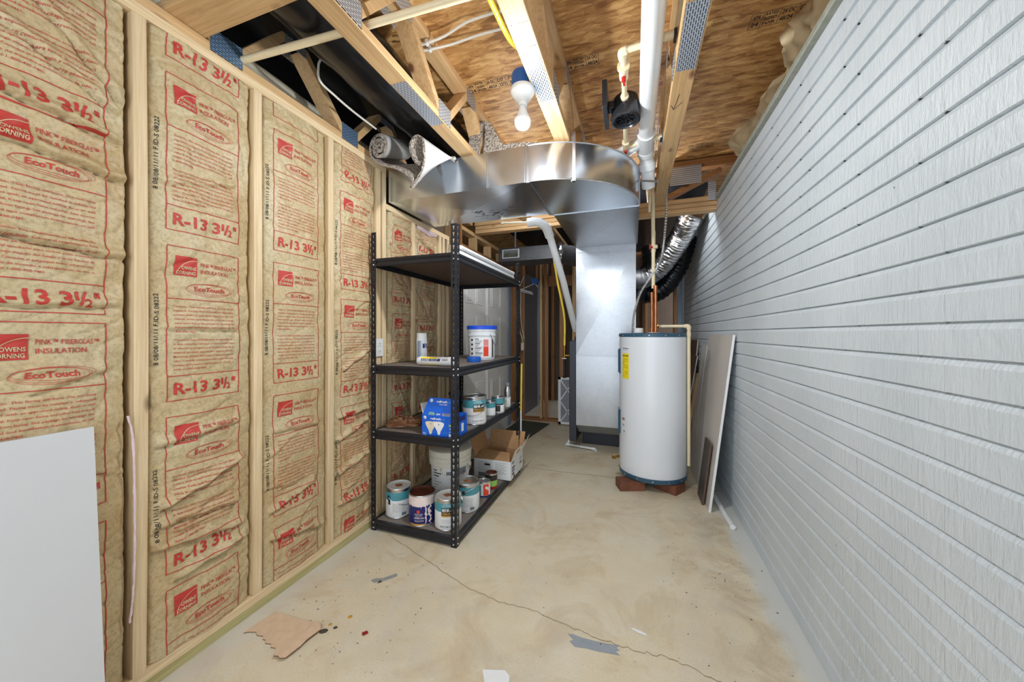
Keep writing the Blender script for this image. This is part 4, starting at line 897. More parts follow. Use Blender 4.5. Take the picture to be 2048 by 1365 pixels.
# relief line
b = MB(); b.tube([(.19, 3.20, 1.318), (.395, 3.14, 1.318)], .0125, 14); b.tube(cr([(.385, 3.143, 1.318), (.412, 3.135, 1.316), (.415, 3.133, 1.29)], 5), .017, 14); b.tube([(.415, 3.133, 1.30), (.415, 3.133, .20)], .0125, 14); b.tube([(.415, 3.133, 1.27), (.415, 3.133, 1.235)], .016, 14)
build(b, 'relief_pipe', M['cpvc'], WH)
b = MB(); b.tube([(.155, 3.21, 1.318), (.20, 3.197, 1.318)], .014, 10); b.tube([(.15, 3.21, 1.26), (.15, 3.21, 1.33)], .02, 10); build(b, 'relief_valve', M['brass'], WH)
for (x, y, w_, d_, z0_, rz) in ((-.03, 3.03, .20, .12, 0, .35), (.27, 3.10, .18, .14, 0, -.6), (.12, 3.42, .2, .12, 0, .1)):
    b = MB(); T = Matrix.Translation((x, y, 0)) @ Matrix.Rotation(rz, 4, 'Z'); b.box(-w_/2, w_/2, -d_/2, d_/2, 0, .073, T=T); b.box(-w_/2, w_/2, d_/2, d_/2+.004, 0.0, .06, T=T)
    o = build(b, 'support_block', M['brick'], bevel=.004)
    tag(o, {-.03: 'reddish block under the left front of the water heater', .27: 'reddish block under the right front of the water heater', .12: 'reddish block under the rear of the water heater'}[x], 'block', 'blocks under the water heater')
# supply pipes
SP = thing('water_supply_pipe', 'cream plastic pipe with a red valve joining copper above the water heater', 'pipe', (.125, 3.1, 1.26))
b = MB(); b.tube([(.150, 3.12, 1.90), (.152, 3.12, 2.10)], .015, 14); b.tube([(.150, 3.12, 1.63), (.150, 3.12, 1.93)], .014, 14); b.tube([(.150, 3.12, 1.93), (.150, 3.12, 1.99)], .019, 14); b.tube([(.150, 3.12, 1.90), (.147, 3.12, 2.42), (.147, 3.12, 2.52)], .0150, 14)
b.tube([(.150, 3.10, 1.965), (.18, 3.09, 1.965)], .016, 8)
build(b, 'plastic_riser', M['cpvc'], SP)
b = MB(); b.tube([(.165, 3.10, 1.27), (.165, 3.10, 1.64)], .0125, 14); b.tube([(.165, 3.10, 1.60), (.165, 3.10, 1.65)], .015, 14); b.tube([(.140, 3.14, 1.27), (.140, 3.14, 1.60)], .0115, 14); b.tube([(.165, 3.10, 1.27), (.165, 3.10, 1.31)], .016, 14); b.tube([(.140, 3.14, 1.27), (.140, 3.14, 1.31)], .016, 14); build(b, 'copper_pipe', M['cop'], SP)
b = MB(); b.lathe([(0, 1.272), (.045, 1.268), (.05, 1.2655)], (.15, 3.12, 0), 24); build(b, 'escutcheon', M['porc'], SP)
b = MB(); b.tube([(.150, 3.10, 1.965), (.126, 3.09, 1.965)], .007, 8); b.lathe([(0, .004), (.016, .004), (.024, .002), (.024, -.004), (0, -.004)], (.122, 3.085, 1.965), 18, T=Matrix.Rotation(PI/2, 4, 'Y')); build(b, 'valve_wheel', M['redp'], SP)
# second riser behind
pipe('water_supply_pipe', [(.115, 3.0, 2.22), (.117, 3.0, 2.45), (.14, 2.95, 2.50), (.145, 2.6, 2.50)], .011, M['cpvc'], 'thin cream pipe beside the truss leading towards the riser', 'pipe', 12)
# flexible metal conduit
pts = cr([(.255, 3.15, 2.43), (.252, 3.15, 2.28), (.235, 3.14, 2.05), (.215, 3.13, 1.90), (.18, 3.11, 1.80), (.10, 3.12, 1.68), (.045, 3.14, 1.58), (.0, 3.17, 1.42), (-.012, 3.2, 1.265)], 40)
b = MB(); b.tube(pts, [.0100 if i % 4 < 2 else .0078 for i in range(len(pts))], 12)
tag(build(b, 'flexible_conduit', M['tin'], ang=10), 'ribbed metal conduit curving from the ceiling to the top of the water heater', 'conduit')
# metal bracket arm near the beam
b = MB(); b.bar((.03, 2.55, 2.30), (.17, 2.62, 2.30), .018, .006, side=(0, 1, 0)); b.tube([(.155, 2.61, 2.295), (.155, 2.61, 2.31)], .006, 8)
tag(build(b, 'metal_bracket', M['tin']), 'thin metal bracket arm sticking out right of the duct elbow', 'bracket')

# ================================================================== LEANING BOARDS, RIGHT
def leaner(name, m, edge, x0, xt, ya, yb, h_, th, label, group=None, tilt=0, z0=0):
    b = MB(); lean = xt-x0
    # face polygon: foot line at x0, top line at xt ; y from ya to yb ; tilt shifts top in y
    P = [Vector((x0, ya, z0)), Vector((x0, yb, z0)), Vector((xt, yb+tilt, z0+h_)), Vector((xt, ya+tilt, z0+h_))]
    n = (P[1]-P[0]).cross(P[3]-P[0]).normalized(); 
    if n.x > 0: n = -n
    b.add([tuple(p) for p in P]+[tuple(p-n*th) for p in P], [(0, 1, 2, 3)], 0)
    b.add([tuple(p) for p in P]+[tuple(p-n*th) for p in P], [(4, 7, 6, 5), (0, 4, 5, 1), (1, 5, 6, 2), (2, 6, 7, 3), (3, 7, 4, 0)], 1)
    return tag(build(b, name, [m, edge], smooth=False), label, 'board', group)
LB = 'boards leaning against the painted wall'
leaner('leaning_board', M['greyb'], M['lab'], .495, .645, 2.80, 3.62, 1.25, .016, 'tall pale grey board leaning on the painted wall, nearest of the stack', LB)
leaner('leaning_board', M['dkb'], M['brb'], .470, .525, 2.90, 3.10, .45, .012, 'short dark plank leaning on the front of the tall grey board', LB)
leaner('leaning_board', M['greyb'], M['lab'], .50, .635, 3.66, 3.88, 1.15, .016, 'second grey board half hidden behind the tall grey one', LB)
leaner('leaning_board', W['tz'], W['tz'], .46, .60, 3.92, 3.99, .86, .02, 'narrow bare wood strip behind the grey boards beside the heater', LB)
leaner('leaning_board', M['brb'], M['tyvek'], .44, .61, 4.03, 4.22, 1.03, .010, 'brown hardboard sheet slumped low between the heater and the wall', LB)
leaner('leaning_board', M['brb'], M['tyvek'], .55, .655, 4.30, 4.75, 1.19, .012, 'brown hardboard sheet leaning upright behind the water heater', LB)
b = MB(); b.tube([(.598, 2.60, .017), (.565, 3.35, .017)], .0165, 16); b.tube([(.598, 2.597, .017), (.598, 2.60, .017)], .0168, 16)
tag(build(b, 'loose_pipe', M['pvc']), 'loose white pipe lying on the floor along the foot of the painted wall', 'pipe')

# white board at left
b = MB(); P = [(-1.512, .613, 0), (-1.512, -1.0, 0), (-1.588, -1.0, .968), (-1.588, .613, .968)]
n = Vector((1, 0, .076)).normalized()
b.add(P+[tuple(Vector(p)-n*.016) for p in P], [(0, 1, 2, 3), (4, 7, 6, 5), (0, 4, 5, 1), (1, 5, 6, 2), (2, 6, 7, 3), (3, 7, 4, 0)])
tag(build(b, 'white_panel', M['melamine'], smooth=False), 'smooth white panel leaning on the insulated wall at the lower left corner', 'panel')

# ================================================================== SHELVING UNIT
SX0, SX1, SY0, SY1, SH = -1.592, -.982, 1.845, 3.065, 1.905
SU = thing('shelving_unit', 'black slotted metal shelving unit with four shelves against the framed wall', 'shelf', ((SX0+SX1)/2, (SY0+SY1)/2, 0))
DECK = [(.0, .06), (.582, .638), (1.0, 1.055), (1.685, 1.737)]
hole = []
for k in range(9): a = PI*(-.15+1.3*k/8); hole.append((.0062*math.cos(a), .006+.0062*math.sin(a)))
hole += [(-.0032, -.004), (-.0028, -.0125), (0, -.014), (.0028, -.0125), (.0032, -.004)]
def flange(b, fn, wd, ht, pitch=.038):
    nrow = int(ht/pitch); N = len(hole)
    for r in range(nrow):
        zc_ = pitch*(r+.5); inner = [(wd/2+p[0], zc_+p[1]) for p in hole]; outer = []
        for p in hole:
            dx, dz = p[0], p[1]; s_ = min((wd/2)/abs(dx) if abs(dx) > 1e-6 else 9e9, (pitch/2)/abs(dz) if abs(dz) > 1e-6 else 9e9); outer.append([wd/2+dx*s_, zc_+dz*s_])
        # snap nearest outer points to the cell corners
        for cx0 in (0, wd):
            for cz in (zc_-pitch/2, zc_+pitch/2):
                j = min(range(N), key=lambda q: (outer[q][0]-cx0)**2+(outer[q][1]-cz)**2); outer[j] = [cx0, cz]
        o = len(b.v); b.v += [tuple(fn(*p)) for p in inner]+[tuple(fn(*p)) for p in outer]
        for i in range(N): b.f.append((o+i, o+(i+1) % N, o+N+(i+1) % N, o+N+i)); b.m.append(0)
    b.rect(fn, 0, wd, nrow*pitch, ht, 0)
for (px, py, sx, sy) in ((SX0, SY0, 1, 1), (SX1, SY0, -1, 1), (SX0, SY1, 1, -1), (SX1, SY1, -1, -1)):
    b = MB(); FWd = .036
    flange(b, lambda u, v: (px+sx*u, py, v), FWd, SH); flange(b, lambda u, v: (px, py+sy*u, v), FWd, SH)
    o = build(b, 'post', [M['blk'], M['tin']], SU, smooth=False, weld=True)
    so = o.modifiers.new('solid', 'SOLIDIFY'); so.thickness = .0016; so.offset = 0
    b = MB()
    for (z0_, z1_) in DECK:
        for zz in (z0_+.012 if z0_ else .018, z1_-.008):
            b.lathe([(0, .004), (.004, .0035), (.0058, .001), (.0058, 0)], (px+sx*.018, py-sy*.001, zz), 10, T=Matrix.Rotation(PI/2*sy, 4, 'X'))
            b.lathe([(0, .004), (.004, .0035), (.0058, .001), (.0058, 0)], (px-sx*.001, py+sy*.018, zz), 10, T=Matrix.Rotation(-PI/2*sx, 4, 'Y'))
    build(b, 'rivet', M['tin'], o)
for (z0_, z1_) in DECK:
    zz = max(z0_, .008)
    b = MB(); b.box(SX0+.012, SX1-.012, SY0+.012, SY1-.012, z1_-.014, z1_-.002); b.box(SX0+.014, SX1-.014, SY0+.014, SY1-.014, z1_-.016, z1_-.0141, 1)
    build(b, 'shelf_board', [M['pb'], M['dpb']], SU, smooth=False)
    H_ = z1_-zz
    pr = [(0, 0), (.006, .002), (.009, .007), (.0085, .016), (.003, .024), (.002, .030), (.008, H_-.016), (.009, H_-.004), (.006, H_), (-.014, H_), (-.014, H_-.002), (0, H_-.004)]
    b = MB(); b.prism([(p[0], zz+p[1]) for p in pr], SY0+.004, SY1-.004, axis='y'); b.v = [(SX1-.008+x, y, z) for x, y, z in b.v]; build(b, 'beam', M['blk'], SU, ang=50)
    b = MB(); b.prism([(-p[0], zz+p[1]) for p in pr], SY0+.004, SY1-.004, axis='y'); b.v = [(SX0+.008+x, y, z) for x, y, z in b.v]; build(b, 'beam', M['blk'], SU, ang=50)
    b = MB(); b.prism([(-p[0], zz+p[1]) for p in pr], SX0+.004, SX1-.004, axis='x'); b.v = [(x, SY0+.008+y, z) for x, y, z in b.v]; build(b, 'beam', M['blk'], SU, ang=50)
    b = MB(); b.prism([(p[0], zz+p[1]) for p in pr], SX0+.004, SX1-.004, axis='x'); b.v = [(x, SY1-.008+y, z) for x, y, z in b.v]; build(b, 'beam', M['blk'], SU, ang=50)
Z0, Z1, Z2, Z3 = .059, .637, 1.054, 1.736

# ================================================================== THINGS ON THE SHELVES
def tocam(x, y): return math.atan2(-y, -x)
def can(x, y, z, r, h_, name, label, cat, bands, lidm='tin', lidspot=None, handle=None, extra=None, group=None, open_=False):
    """bands: [(z from, z to, material)] fractions of the height"""
    t = thing(name, label, cat, (x, y, z), group)
    mats = []; prof = [(0, .002), (r*.96, .002), (r*.99, 0), (r*1.01, .004), (r*.995, .009)]; ms = [0]*4; mats.append(M['tin'])
    for (a, c, m_) in bands:
        if M[m_] not in mats: mats.append(M[m_])
        prof += [(r, .01+a*(h_-.02)), (r, .01+c*(h_-.02))]; ms += [0, mats.index(M[m_])]
    prof += [(r*1.01, h_-.008), (r*1.015, h_-.003), (r*1.0, h_), (r*.94, h_-.001), (r*.93, h_-.005)]; ms += [0]*5
    b = MB(); b.lathe(prof, (x, y, z), 48, ms=ms); build(b, 'body', mats, t)
    b = MB(); b.lathe([(0, h_-.006), (r*.55, h_-.006), (r*.72, h_-.0055), (r*.74, h_-.003), (r*.80, h_-.003), (r*.82, h_-.006), (r*.90, h_-.006), (r*.915, h_-.001), (r*.94, h_-.001)], (x, y, z), 48)
    lid = build(b, 'lid', M[lidm], t)
    if lidspot:
        b = MB(); rr = random.Random(int(x*1000)); b.add([(x+r*.32*math.cos(k*PI/9)*(1+rr.uniform(-.3, .3)), y+r*.28*math.sin(k*PI/9)*(1+rr.uniform(-.3, .3)), z+h_-.0052) for k in range(18)], [tuple(range(18))]); build(b, 'dried_paint', M[lidspot], lid, smooth=False)
    if handle:
        for s_ in (-1, 1):
            a = handle[0]+s_*PI/2; ex, ey = math.cos(a), math.sin(a)
            b = MB(); b.lathe([(0, .006), (.009, .005), (.0125, .001), (.0125, 0)], (x+ex*r, y+ey*r, z+h_*.72), 14, T=Matrix.Rotation(a, 4, 'Z') @ Matrix.Rotation(PI/2, 4, 'Y')); build(b, 'handle_ear', M['blkp'], t)
        a = handle[0]; ux, uy = math.cos(a), math.sin(a); vx, vy = -uy, ux; pts = []
        for k in range(25):
            ph = PI*k/24; s_ = -math.cos(ph); q = math.sin(ph); ang_ = handle[1]; RR = r*1.06
            out = RR*q*math.cos(ang_); up = RR*q*math.sin(ang_)*1.15
            if ang_ < 0: out = max(out, math.sqrt(max(0, (r*1.035)**2-(s_*RR)**2))+.001)
            pts.append((x+vx*s_*RR+ux*out, y+vy*s_*RR+uy*out, z+h_*.72+up))
        b = MB(); b.tube(pts, .0017, 6); build(b, 'wire_handle', M['tin'], t)
    if extra: extra(t, x, y, z, r, h_)
    return t
def behr(face, base):
    def ex(t, x, y, z, r, h_):
        f1 = cylfn(x, y, r+.0006, face, z); f2 = cylfn(x, y, r+.0010, face, z); b = MB()
        b.rect(f1, -.035, .052, h_*.50, h_*.735, 0, 10, 1); b.rect(f1, -.035, .052, h_*.455, h_*.50, 1, 10, 1)
        b.text('BEHR', lambda u, v: f2(-.030+u, h_*.625+v), .018, 2, .046, bold=True); b.text('PREMIUM PLUS', lambda u, v: f2(-.031+u, h_*.525+v), .013, 3, .080, bold=True)
        bear = [(.018, .640), (.022, .665), (.030, .69), (.038, .685), (.046, .70), (.050, .69), (.047, .67), (.042, .66), (.041, .63), (.037, .63), (.036, .65), (.028, .65), (.027, .63), (.022, .63), (.022, .645)]
        b.poly(f2, [(p[0], h_*p[1]) for p in bear], 2)
        b.text('INTERIOR', lambda u, v: f2(u, h_*.83+v), .007, 2, align='C'); b.text('FLAT ENAMEL', lambda u, v: f2(u, h_*.78+v), .007, 2, align='C')
        for k in range(3): b.text('low odor interior paint with lasting finish', lambda u, v, k=k: f2(u, h_*(.36-.045*k)+v), .0035, 4, .075, align='C')
        b.text(base, lambda u, v: f2(u, h_*.12+v), .0115, 4, .085, align='C')
        build(b, 'label', [M['dklab'], M['gold'], M['lab'], M['gold'], M['greyl']], t, smooth=False)
    return ex
def backlab(face):
    def ex(t, x, y, z, r, h_):
        f2 = cylfn(x, y, r+.0010, face, z); b = MB()
        for k in range(9): b.text('Apply with brush, roller or sprayer. Stir well before use.', lambda u, v, k=k: f2(u, h_*(.50-.035*k)+v), .0035, 1, .08, align='C')
        b.rect(f2, .018, .048, h_*.10, h_*.20, 1, 3, 1); b.rect(f2, -.075, -.058, h_*.47, h_*.73, 0, 2, 1)
        build(b, 'label', [M['dklab'], M['greyl']], t, smooth=False)
    return ex
R_, H_ = .0825, .19
TB = [(0, .62, 'lab'), (.62, .93, 'teallab'), (.93, 1, 'tin')]
c = (-1.487, 1.985); can(*c, Z0, R_, H_, 'paint_can', 'gallon can with teal band at the left front of the bottom shelf', 'paint can', TB, 'porc', 'rust', (tocam(*c)+.75, -.6), backlab(tocam(*c)), 'gallon paint cans')
# navy can with dried paint
def vals(t, x, y, z, r, h_):
    a = tocam(x, y); f1 = cylfn(x, y, r+.0008, a, z); f2 = cylfn(x, y, r+.0012, a, z); b = MB(); rr = random.Random(3)
    n = 40; us = [-.16+.32*k/n for k in range(n+1)]
    for k in range(n): # dripping collar
        d0, d1 = (h_*(.70-.06*math.sin(k*.9)-.08*((k*7) % 5)/5) for _ in (0, 1)); b.add([f1(us[k], h_*.69-.012*((k*7) % 5)/5), f1(us[k+1], h_*.69-.012*(((k+1)*7) % 5)/5), f1(us[k+1], h_*.97), f1(us[k], h_*.97)], [(0, 1, 2, 3)], 0)
    pl = [(.018, h_*.70)]
    for k in range(14): pl.append((.018+rr.uniform(-.004, .004), h_*(.66-.045*k)))
    pl += [(.062, h_*.02)]
    for k in range(14): pl.append((.056+rr.uniform(-.012, .012), h_*(.06+.045*k)))
    b.poly(f1, pl, 0)
    b.text('valspar', lambda u, v: f2(-.058+u, h_*.655+v), .020, 0, .088, bold=True)
    b.rect(f2, -.034, -.016, h_*.45, h_*.54, 1, 2, 1)
    b.text('SIGNATURE', lambda u, v: f2(-.050+u, h_*.385+v), .009, 0, .052); b.text('COLORS', lambda u, v: f2(-.045+u, h_*.345+v), .005, 0, .042)
    b.text('EGGSHELL FINISH', lambda u, v: f2(-.052+u, h_*.265+v), .008, 0, .062, bold=True); b.text('INTERIOR', lambda u, v: f2(-.045+u, h_*.31+v), .004, 0, .03)
    for k in range(2): b.text('100% Acrylic Enamel Washable', lambda u, v, k=k: f2(-.05+u, h_*(.20-.035*k)+v), .005, 0, .058)
    b.rect(f1, -.085, .016, h_*.045, h_*.10, 2, 8, 1)
    build(b, 'label', [M['pinkp'], M['orange'], M['amber']], t, smooth=False)
c = (-1.285, 1.955); can(*c, Z0, R_, H_, 'paint_can', 'navy blue paint can with pink drips and a rusted lid on the bottom shelf', 'paint can', [(0, .93, 'navy'), (.93, 1, 'pinkp')], 'rustlid', None, None, vals, 'gallon paint cans')
c = (-1.103, 1.965); can(*c, Z0, R_, H_, 'paint_can', 'teal and white gallon can at the front of the bottom shelf reading MEDIUM BASE', 'paint can', TB, 'porc', 'rust', (tocam(*c)+PI, .75), behr(tocam(*c)-.1, 'MEDIUM BASE'), 'gallon paint cans')
c = (-1.085, 2.20); can(*c, Z0, R_, H_, 'paint_can', 'gallon can with teal band behind the corner post on the bottom shelf', 'paint can', TB, 'tin', 'rust', (tocam(*c)+PI/2-.3, .35), backlab(tocam(*c)), 'gallon paint cans')
# small cans bottom shelf
def small(t, x, y, z, r, h_):
    a = tocam(x, y); f1 = cylfn(x, y, r+.0008, a, z); f2 = cylfn(x, y, r+.0012, a, z); b = MB()
    b.rect(f1, -.004, .04, h_*.2, h_*.88, 0, 6, 1); b.poly(f2, [(.012, h_*.72), (.024, h_*.76), (.030, h_*.66), (.038, h_*.70), (.038, h_*.5), (.026, h_*.5), (.022, h_*.6), (.012, h_*.58)], 1)
    b.rect(f1, -.042, -.022, h_*.2, h_*.8, 2, 3, 1); b.rect(f2, -.04, -.026, h_*.08, h_*.30, 3, 3, 1)
    build(b, 'label', [M['orange'], M['lab'], M['teallab'], M['greyl']], t, smooth=False)
c = (-1.048, 2.395); can(*c, Z0, .048, .118, 'quart_can', 'small can with an orange red label in front of the open carton', 'can', [(0, .12, 'navy'), (.12, 1, 'lab')], 'tin', None, None, small)
c = (-1.045, 2.535); can(*c, Z0, .046, .125, 'quart_can', 'small dark can just behind the orange red labelled one', 'can', [(0, .2, 'maroon'), (.2, .6, 'greenl'), (.6, 1, 'dklab')], 'rustlid', None, None)
# five gallon pail
pqx, pqy = -1.315, 2.375
PL = thing('paint_pail', 'large ribbed cream pail lettered PRO behind the gallon cans on the bottom shelf', 'bucket', (pqx, pqy, Z0))
rp = .150
b = MB(); b.lathe([(0, 0), (rp*.9, 0), (rp*.91, .004), (rp*.95, .235), (rp*1.03, .238), (rp*1.04, .262), (rp*1.0, .266), (rp*1.04, .270), (rp*1.05, .296), (rp*1.01, .30), (rp*1.05, .304), (rp*1.06, .345), (rp*1.0, .350), (0, .352)], (pqx, pqy, Z0), 56); build(b, 'body', M['pail'], PL)
a = tocam(pqx, pqy); f1 = cylfn(pqx, pqy, rp*.945, a, Z0); f2 = cylfn(pqx, pqy, rp*.95, a, Z0); b = MB()
b.rect(lambda u, v: cylfn(pqx, pqy, rp*(.9155+.033*v/.23), a, Z0)(u, v), -.19, .19, .012, .228, 0, 24, 2)
cf = lambda u, v: cylfn(pqx, pqy, rp*(.922+.033*v/.23), a, Z0)(u, v)
b.rect(cf, .05, .13, .175, .225, 5, 4, 1); b.text('KILZ', lambda u, v: cf(.058+u, .150+v), .024, 3, .055, bold=True); b.text('PRO-X', lambda u, v: cf(.060+u, .108+v), .034, 1, .075, bold=True)
b.poly(cf, [(.078, .178), (.088, .200), (.098, .195), (.104, .205), (.112, .18)], 3)
for k in range(9): b.rect(cf, -.14, -.14+.035+.02*((k*5) % 3), .205-.02*k, .205-.02*k+(.008 if k < 3 else .004), 2 if k > 2 else 1, 3, 1)
b.rect(cf, -.03, .01, .18, .205, 5, 2, 1)
build(b, 'label', [M['lab'], M['black'], M['greyl'], M['maroon'], M['navy'], M['greyl']], PL, smooth=False)
b = MB()
for s_ in (-.55, 1.2):
    aa_ = a+s_; b.lathe([(0, .010), (.016, .010), (.018, 0)], (pqx+rp*1.0*math.cos(aa_), pqy+rp*1.0*math.sin(aa_), Z0+.228), 12, T=Matrix.Rotation(aa_, 4, 'Z') @ Matrix.Rotation(PI/2, 4, 'Y'))
pts = []
for k in range(17):
    t = k/16; aa_ = a-.55+1.75*t; pts.append((pqx+rp*1.10*math.cos(aa_), pqy+rp*1.10*math.sin(aa_), Z0+.228-.085*math.sin(PI*t)))
b.tube(pts, .0022, 6); b.tube(pts[9:13], .008, 10); build(b, 'wire_handle', M['pail'], PL)

# open carton on the bottom shelf
BX = thing('open_carton', 'torn open white and brown cardboard carton on the bottom shelf', 'box', (-1.1, 2.86, Z0))
bx0, bx1, by0, by1, bz = -1.27, -.945, 2.70, 3.03, .155
b = MB(); tk = .004
def wallp(b, p0, p1, z0_, z1_, nrm):
    nrm = Vector(nrm)*tk
    b.add([(p0[0], p0[1], z0_), (p1[0], p1[1], z0_), (p1[0], p1[1], z1_), (p0[0], p0[1], z1_)], [(0, 1, 2, 3)], 0)
    q = [(p0[0]+nrm.x, p0[1]+nrm.y), (p1[0]+nrm.x, p1[1]+nrm.y)]
    b.add([(q[0][0], q[0][1], z0_), (q[1][0], q[1][1], z0_), (q[1][0], q[1][1], z1_), (q[0][0], q[0][1], z1_)], [(0, 3, 2, 1)], 1)
    b.add([(p0[0], p0[1], z1_), (p1[0], p1[1], z1_), (q[1][0], q[1][1], z1_), (q[0][0], q[0][1], z1_)], [(0, 1, 2, 3)], 1)
zz = Z0+.001
wallp(b, (bx0, by0), (bx1, by0), zz, zz+bz, (0, 1, 0)); wallp(b, (bx1, by0), (bx1, by1), zz, zz+bz, (-1, 0, 0)); wallp(b, (bx1, by1), (bx0, by1), zz, zz+bz, (0, -1, 0)); wallp(b, (bx0, by1), (bx0, by0), zz, zz+bz, (1, 0, 0))
b.box(bx0, bx1, by0, by1, zz, zz+.003, 1)
build(b, 'carton_body', [M['lab'], M['card']], BX, smooth=False)
def flap(pts, th, mats, nm, dirn):
    b = MB(); n = len(pts); d = Vector(dirn)*th; b.add(pts+[tuple(Vector(p)+d) for p in pts], [tuple(range(n))], 0)
    b.add(pts+[tuple(Vector(p)+d) for p in pts], [tuple(range(n, 2*n))[::-1]]+[(i, (i+1) % n, n+(i+1) % n, n+i) for i in range(n)], 1); return build(b, nm, mats, BX, smooth=False)
zt = zz+bz
flap([(bx0, by0, zt), (bx1-.01, by0, zt), (bx1-.06, by0+.15, zt+.02), (bx0+.01, by0+.15, zt+.03)], .003, [M['card'], M['card']], 'front_flap', (0, 0, 1))
flap([(bx0, by1, zt), (bx1, by1, zt), (bx1+.01, by1+.05, zt+.15), (bx0+.0, by1+.05, zt+.15)], .003, [M['card'], M['card']], 'rear_flap', (0, -1, 0))
flap([(bx0, by0+.02, zt), (bx0, by1, zt), (bx0-.05, by1, zt+.14), (bx0-.05, by0+.03, zt+.15)], .003, [M['card'], M['card']], 'left_flap', (1, 0, 0))
tp = [(bx1, by0+.02, zt), (bx1, by1-.02, zt), (bx1+.06, by1+.02, zt+.14), (bx1+.06, by0+.30, zt+.135), (bx1+.048, by0+.26, zt+.09), (bx1+.058, by0+.22, zt+.115), (bx1+.045, by0+.16, zt+.085), (bx1+.055, by0+.11, zt+.11), (bx1+.045, by0-.02, zt+.10)]
sf = flap(tp, .003, [M['lab'], M['card']], 'torn_side_flap', (-.9, 0, .3)); sf['label'] = 'ragged white side flap'
b = MB(); f_ = plane((bx1+.001, by0+.02, zz), (0, 1, 0), (0, 0, 1))
b.text('PHILIPS', lambda u, v: f_(.012+u, .125+v), .016, 0, .06, bold=True)
for k in range(3): b.rect(f_, .012, .085-.01*k, .085-.024*k, .098-.024*k, 0 if k < 2 else 1)
b.rect(f_, .05, .08, .006, .03, 1); b.text('LINEAR', lambda u, v: f_(.215+u, .06+v), .020, 1, .06, bold=True); b.text('F32T8', lambda u, v: f_(.215+u, .10+v), .018, 2, .06)
build(b, 'side_printing', [M['navy'], M['black'], M['greyl']], BX, smooth=False); b = MB()
f2_ = plane((bx0+.02, by0-.001, zz), (1, 0, 0), (0, 0, 1))
for k in range(7): b.rect(f2_, .02, .02+.09+.02*(k % 2), .128-.012*k, .131-.012*k, 2); b.rect(f2_, .17, .17+.08+.02*((k+1) % 2), .135-.014*k, .1375-.014*k, 2)
b.rect(f2_, .075, .125, .105, .122, 1); b.rect(f2_, .02, .14, .01, .045, 2)
build(b, 'front_printing', [M['navy'], M['black'], M['greyl']], BX, smooth=False)

# ---- shelf 3 (Z1)
BB = thing('light_bulb_carton', 'bright blue light bulb carton with its flap standing up', 'box', (-1.1, 1.95, Z1))
qx0, qx1, qy0, qy1, qh = -1.232, -1.0, 1.872, 2.02, .120
b = MB(); b.box(qx0, qx1, qy0, qy1, Z1, Z1+qh); build(b, 'carton_body', M['bboxm'], BB, smooth=False)
b = MB(); lp = [(qx0, qy0, Z1+qh), (qx1, qy0, Z1+qh), (qx1+.0, qy0+.03, Z1+qh+.105), (qx0+.035, qy0+.03, Z1+qh+.105)]
b.add(lp+[(p[0], p[1]+.003, p[2]) for p in lp], [(0, 1, 2, 3), (4, 7, 6, 5), (0, 4, 5, 1), (1, 5, 6, 2), (2, 6, 7, 3), (3, 7, 4, 0)]); build(b, 'raised_flap', M['bboxm'], BB, smooth=False)
b = MB(); lp = [(qx0, qy0+.01, Z1+qh), (qx0, qy1, Z1+qh), (qx0-.025, qy1, Z1+qh+.06), (qx0-.025, qy0+.02, Z1+qh+.065)]
b.add(lp+[(p[0]+.002, p[1], p[2]) for p in lp], [(0, 1, 2, 3), (4, 7, 6, 5), (0, 4, 5, 1), (1, 5, 6, 2), (2, 6, 7, 3), (3, 7, 4, 0)]); build(b, 'side_flap', M['lab'], BB, smooth=False)
f_ = plane((qx0, qy0-.0012, Z1), (1, 0, 0), (0, 0, 1)); g_ = plane(Vector((qx0, qy0-.0012, Z1+qh)), (1, 0, 0), (0, .03, .105)); b = MB()
def disc(b, fn, u, v, r, mi, n=20): b.poly(fn, [(u+r*math.cos(2*PI*k/n), v+r*math.sin(2*PI*k/n)) for k in range(n)], mi)
for fn_, u0_, v0_ in ((f_, .0, 0), (g_, .03, -.022)):
    disc(b, fn_, .022+u0_, .108+v0_ if fn_ is f_ else .092, .010, 0)
    b.text('ge', (lambda u, v, fn_=fn_, u0_=u0_, v0_=v0_: Vector(fn_(.0165+u0_+u, (.104 if fn_ is f_ else .088)+v))+Vector((0, -.0004, 0))), .008, 1, .011, shear=.3)
    yy = .098 if fn_ is f_ else .082
    b.text('refresh', (lambda u, v, fn_=fn_: fn_(.060+u0_+u, yy+v)), .0135, 0, .072, bold=True); b.text('LED', (lambda u, v, fn_=fn_: fn_(.136+u0_+u, yy+v)), .010, 2, .022); b.text('energetic daylight', (lambda u, v, fn_=fn_: fn_(.078+u0_+u, yy-.013+v)), .006, 0, .056, bold=True)
b.rect(g_, .045, .085, .006, .018, 3); b.text('6-YEAR LIFE', lambda u, v: g_(.05+u, .020+v), .004, 0, .03); b.text('65W', lambda u, v: Vector(g_(.053+u, .008+v))+Vector((0, -.0004, 0)), .007, 1, .022, bold=True)
b.text('22W', lambda u, v: g_(.098+u, .007+v), .010, 0, .028, bold=True); b.rect(g_, .140, .192, .006, .0195, 0); b.rect(lambda u, v: Vector(g_(u, v))+Vector((0, -.0003, 0)), .1415, .1905, .0075, .018, 4); b.text('flame-retardant', lambda u, v: Vector(g_(.145+u, .0095+v))+Vector((0, -.0006, 0)), .006, 0, .042)
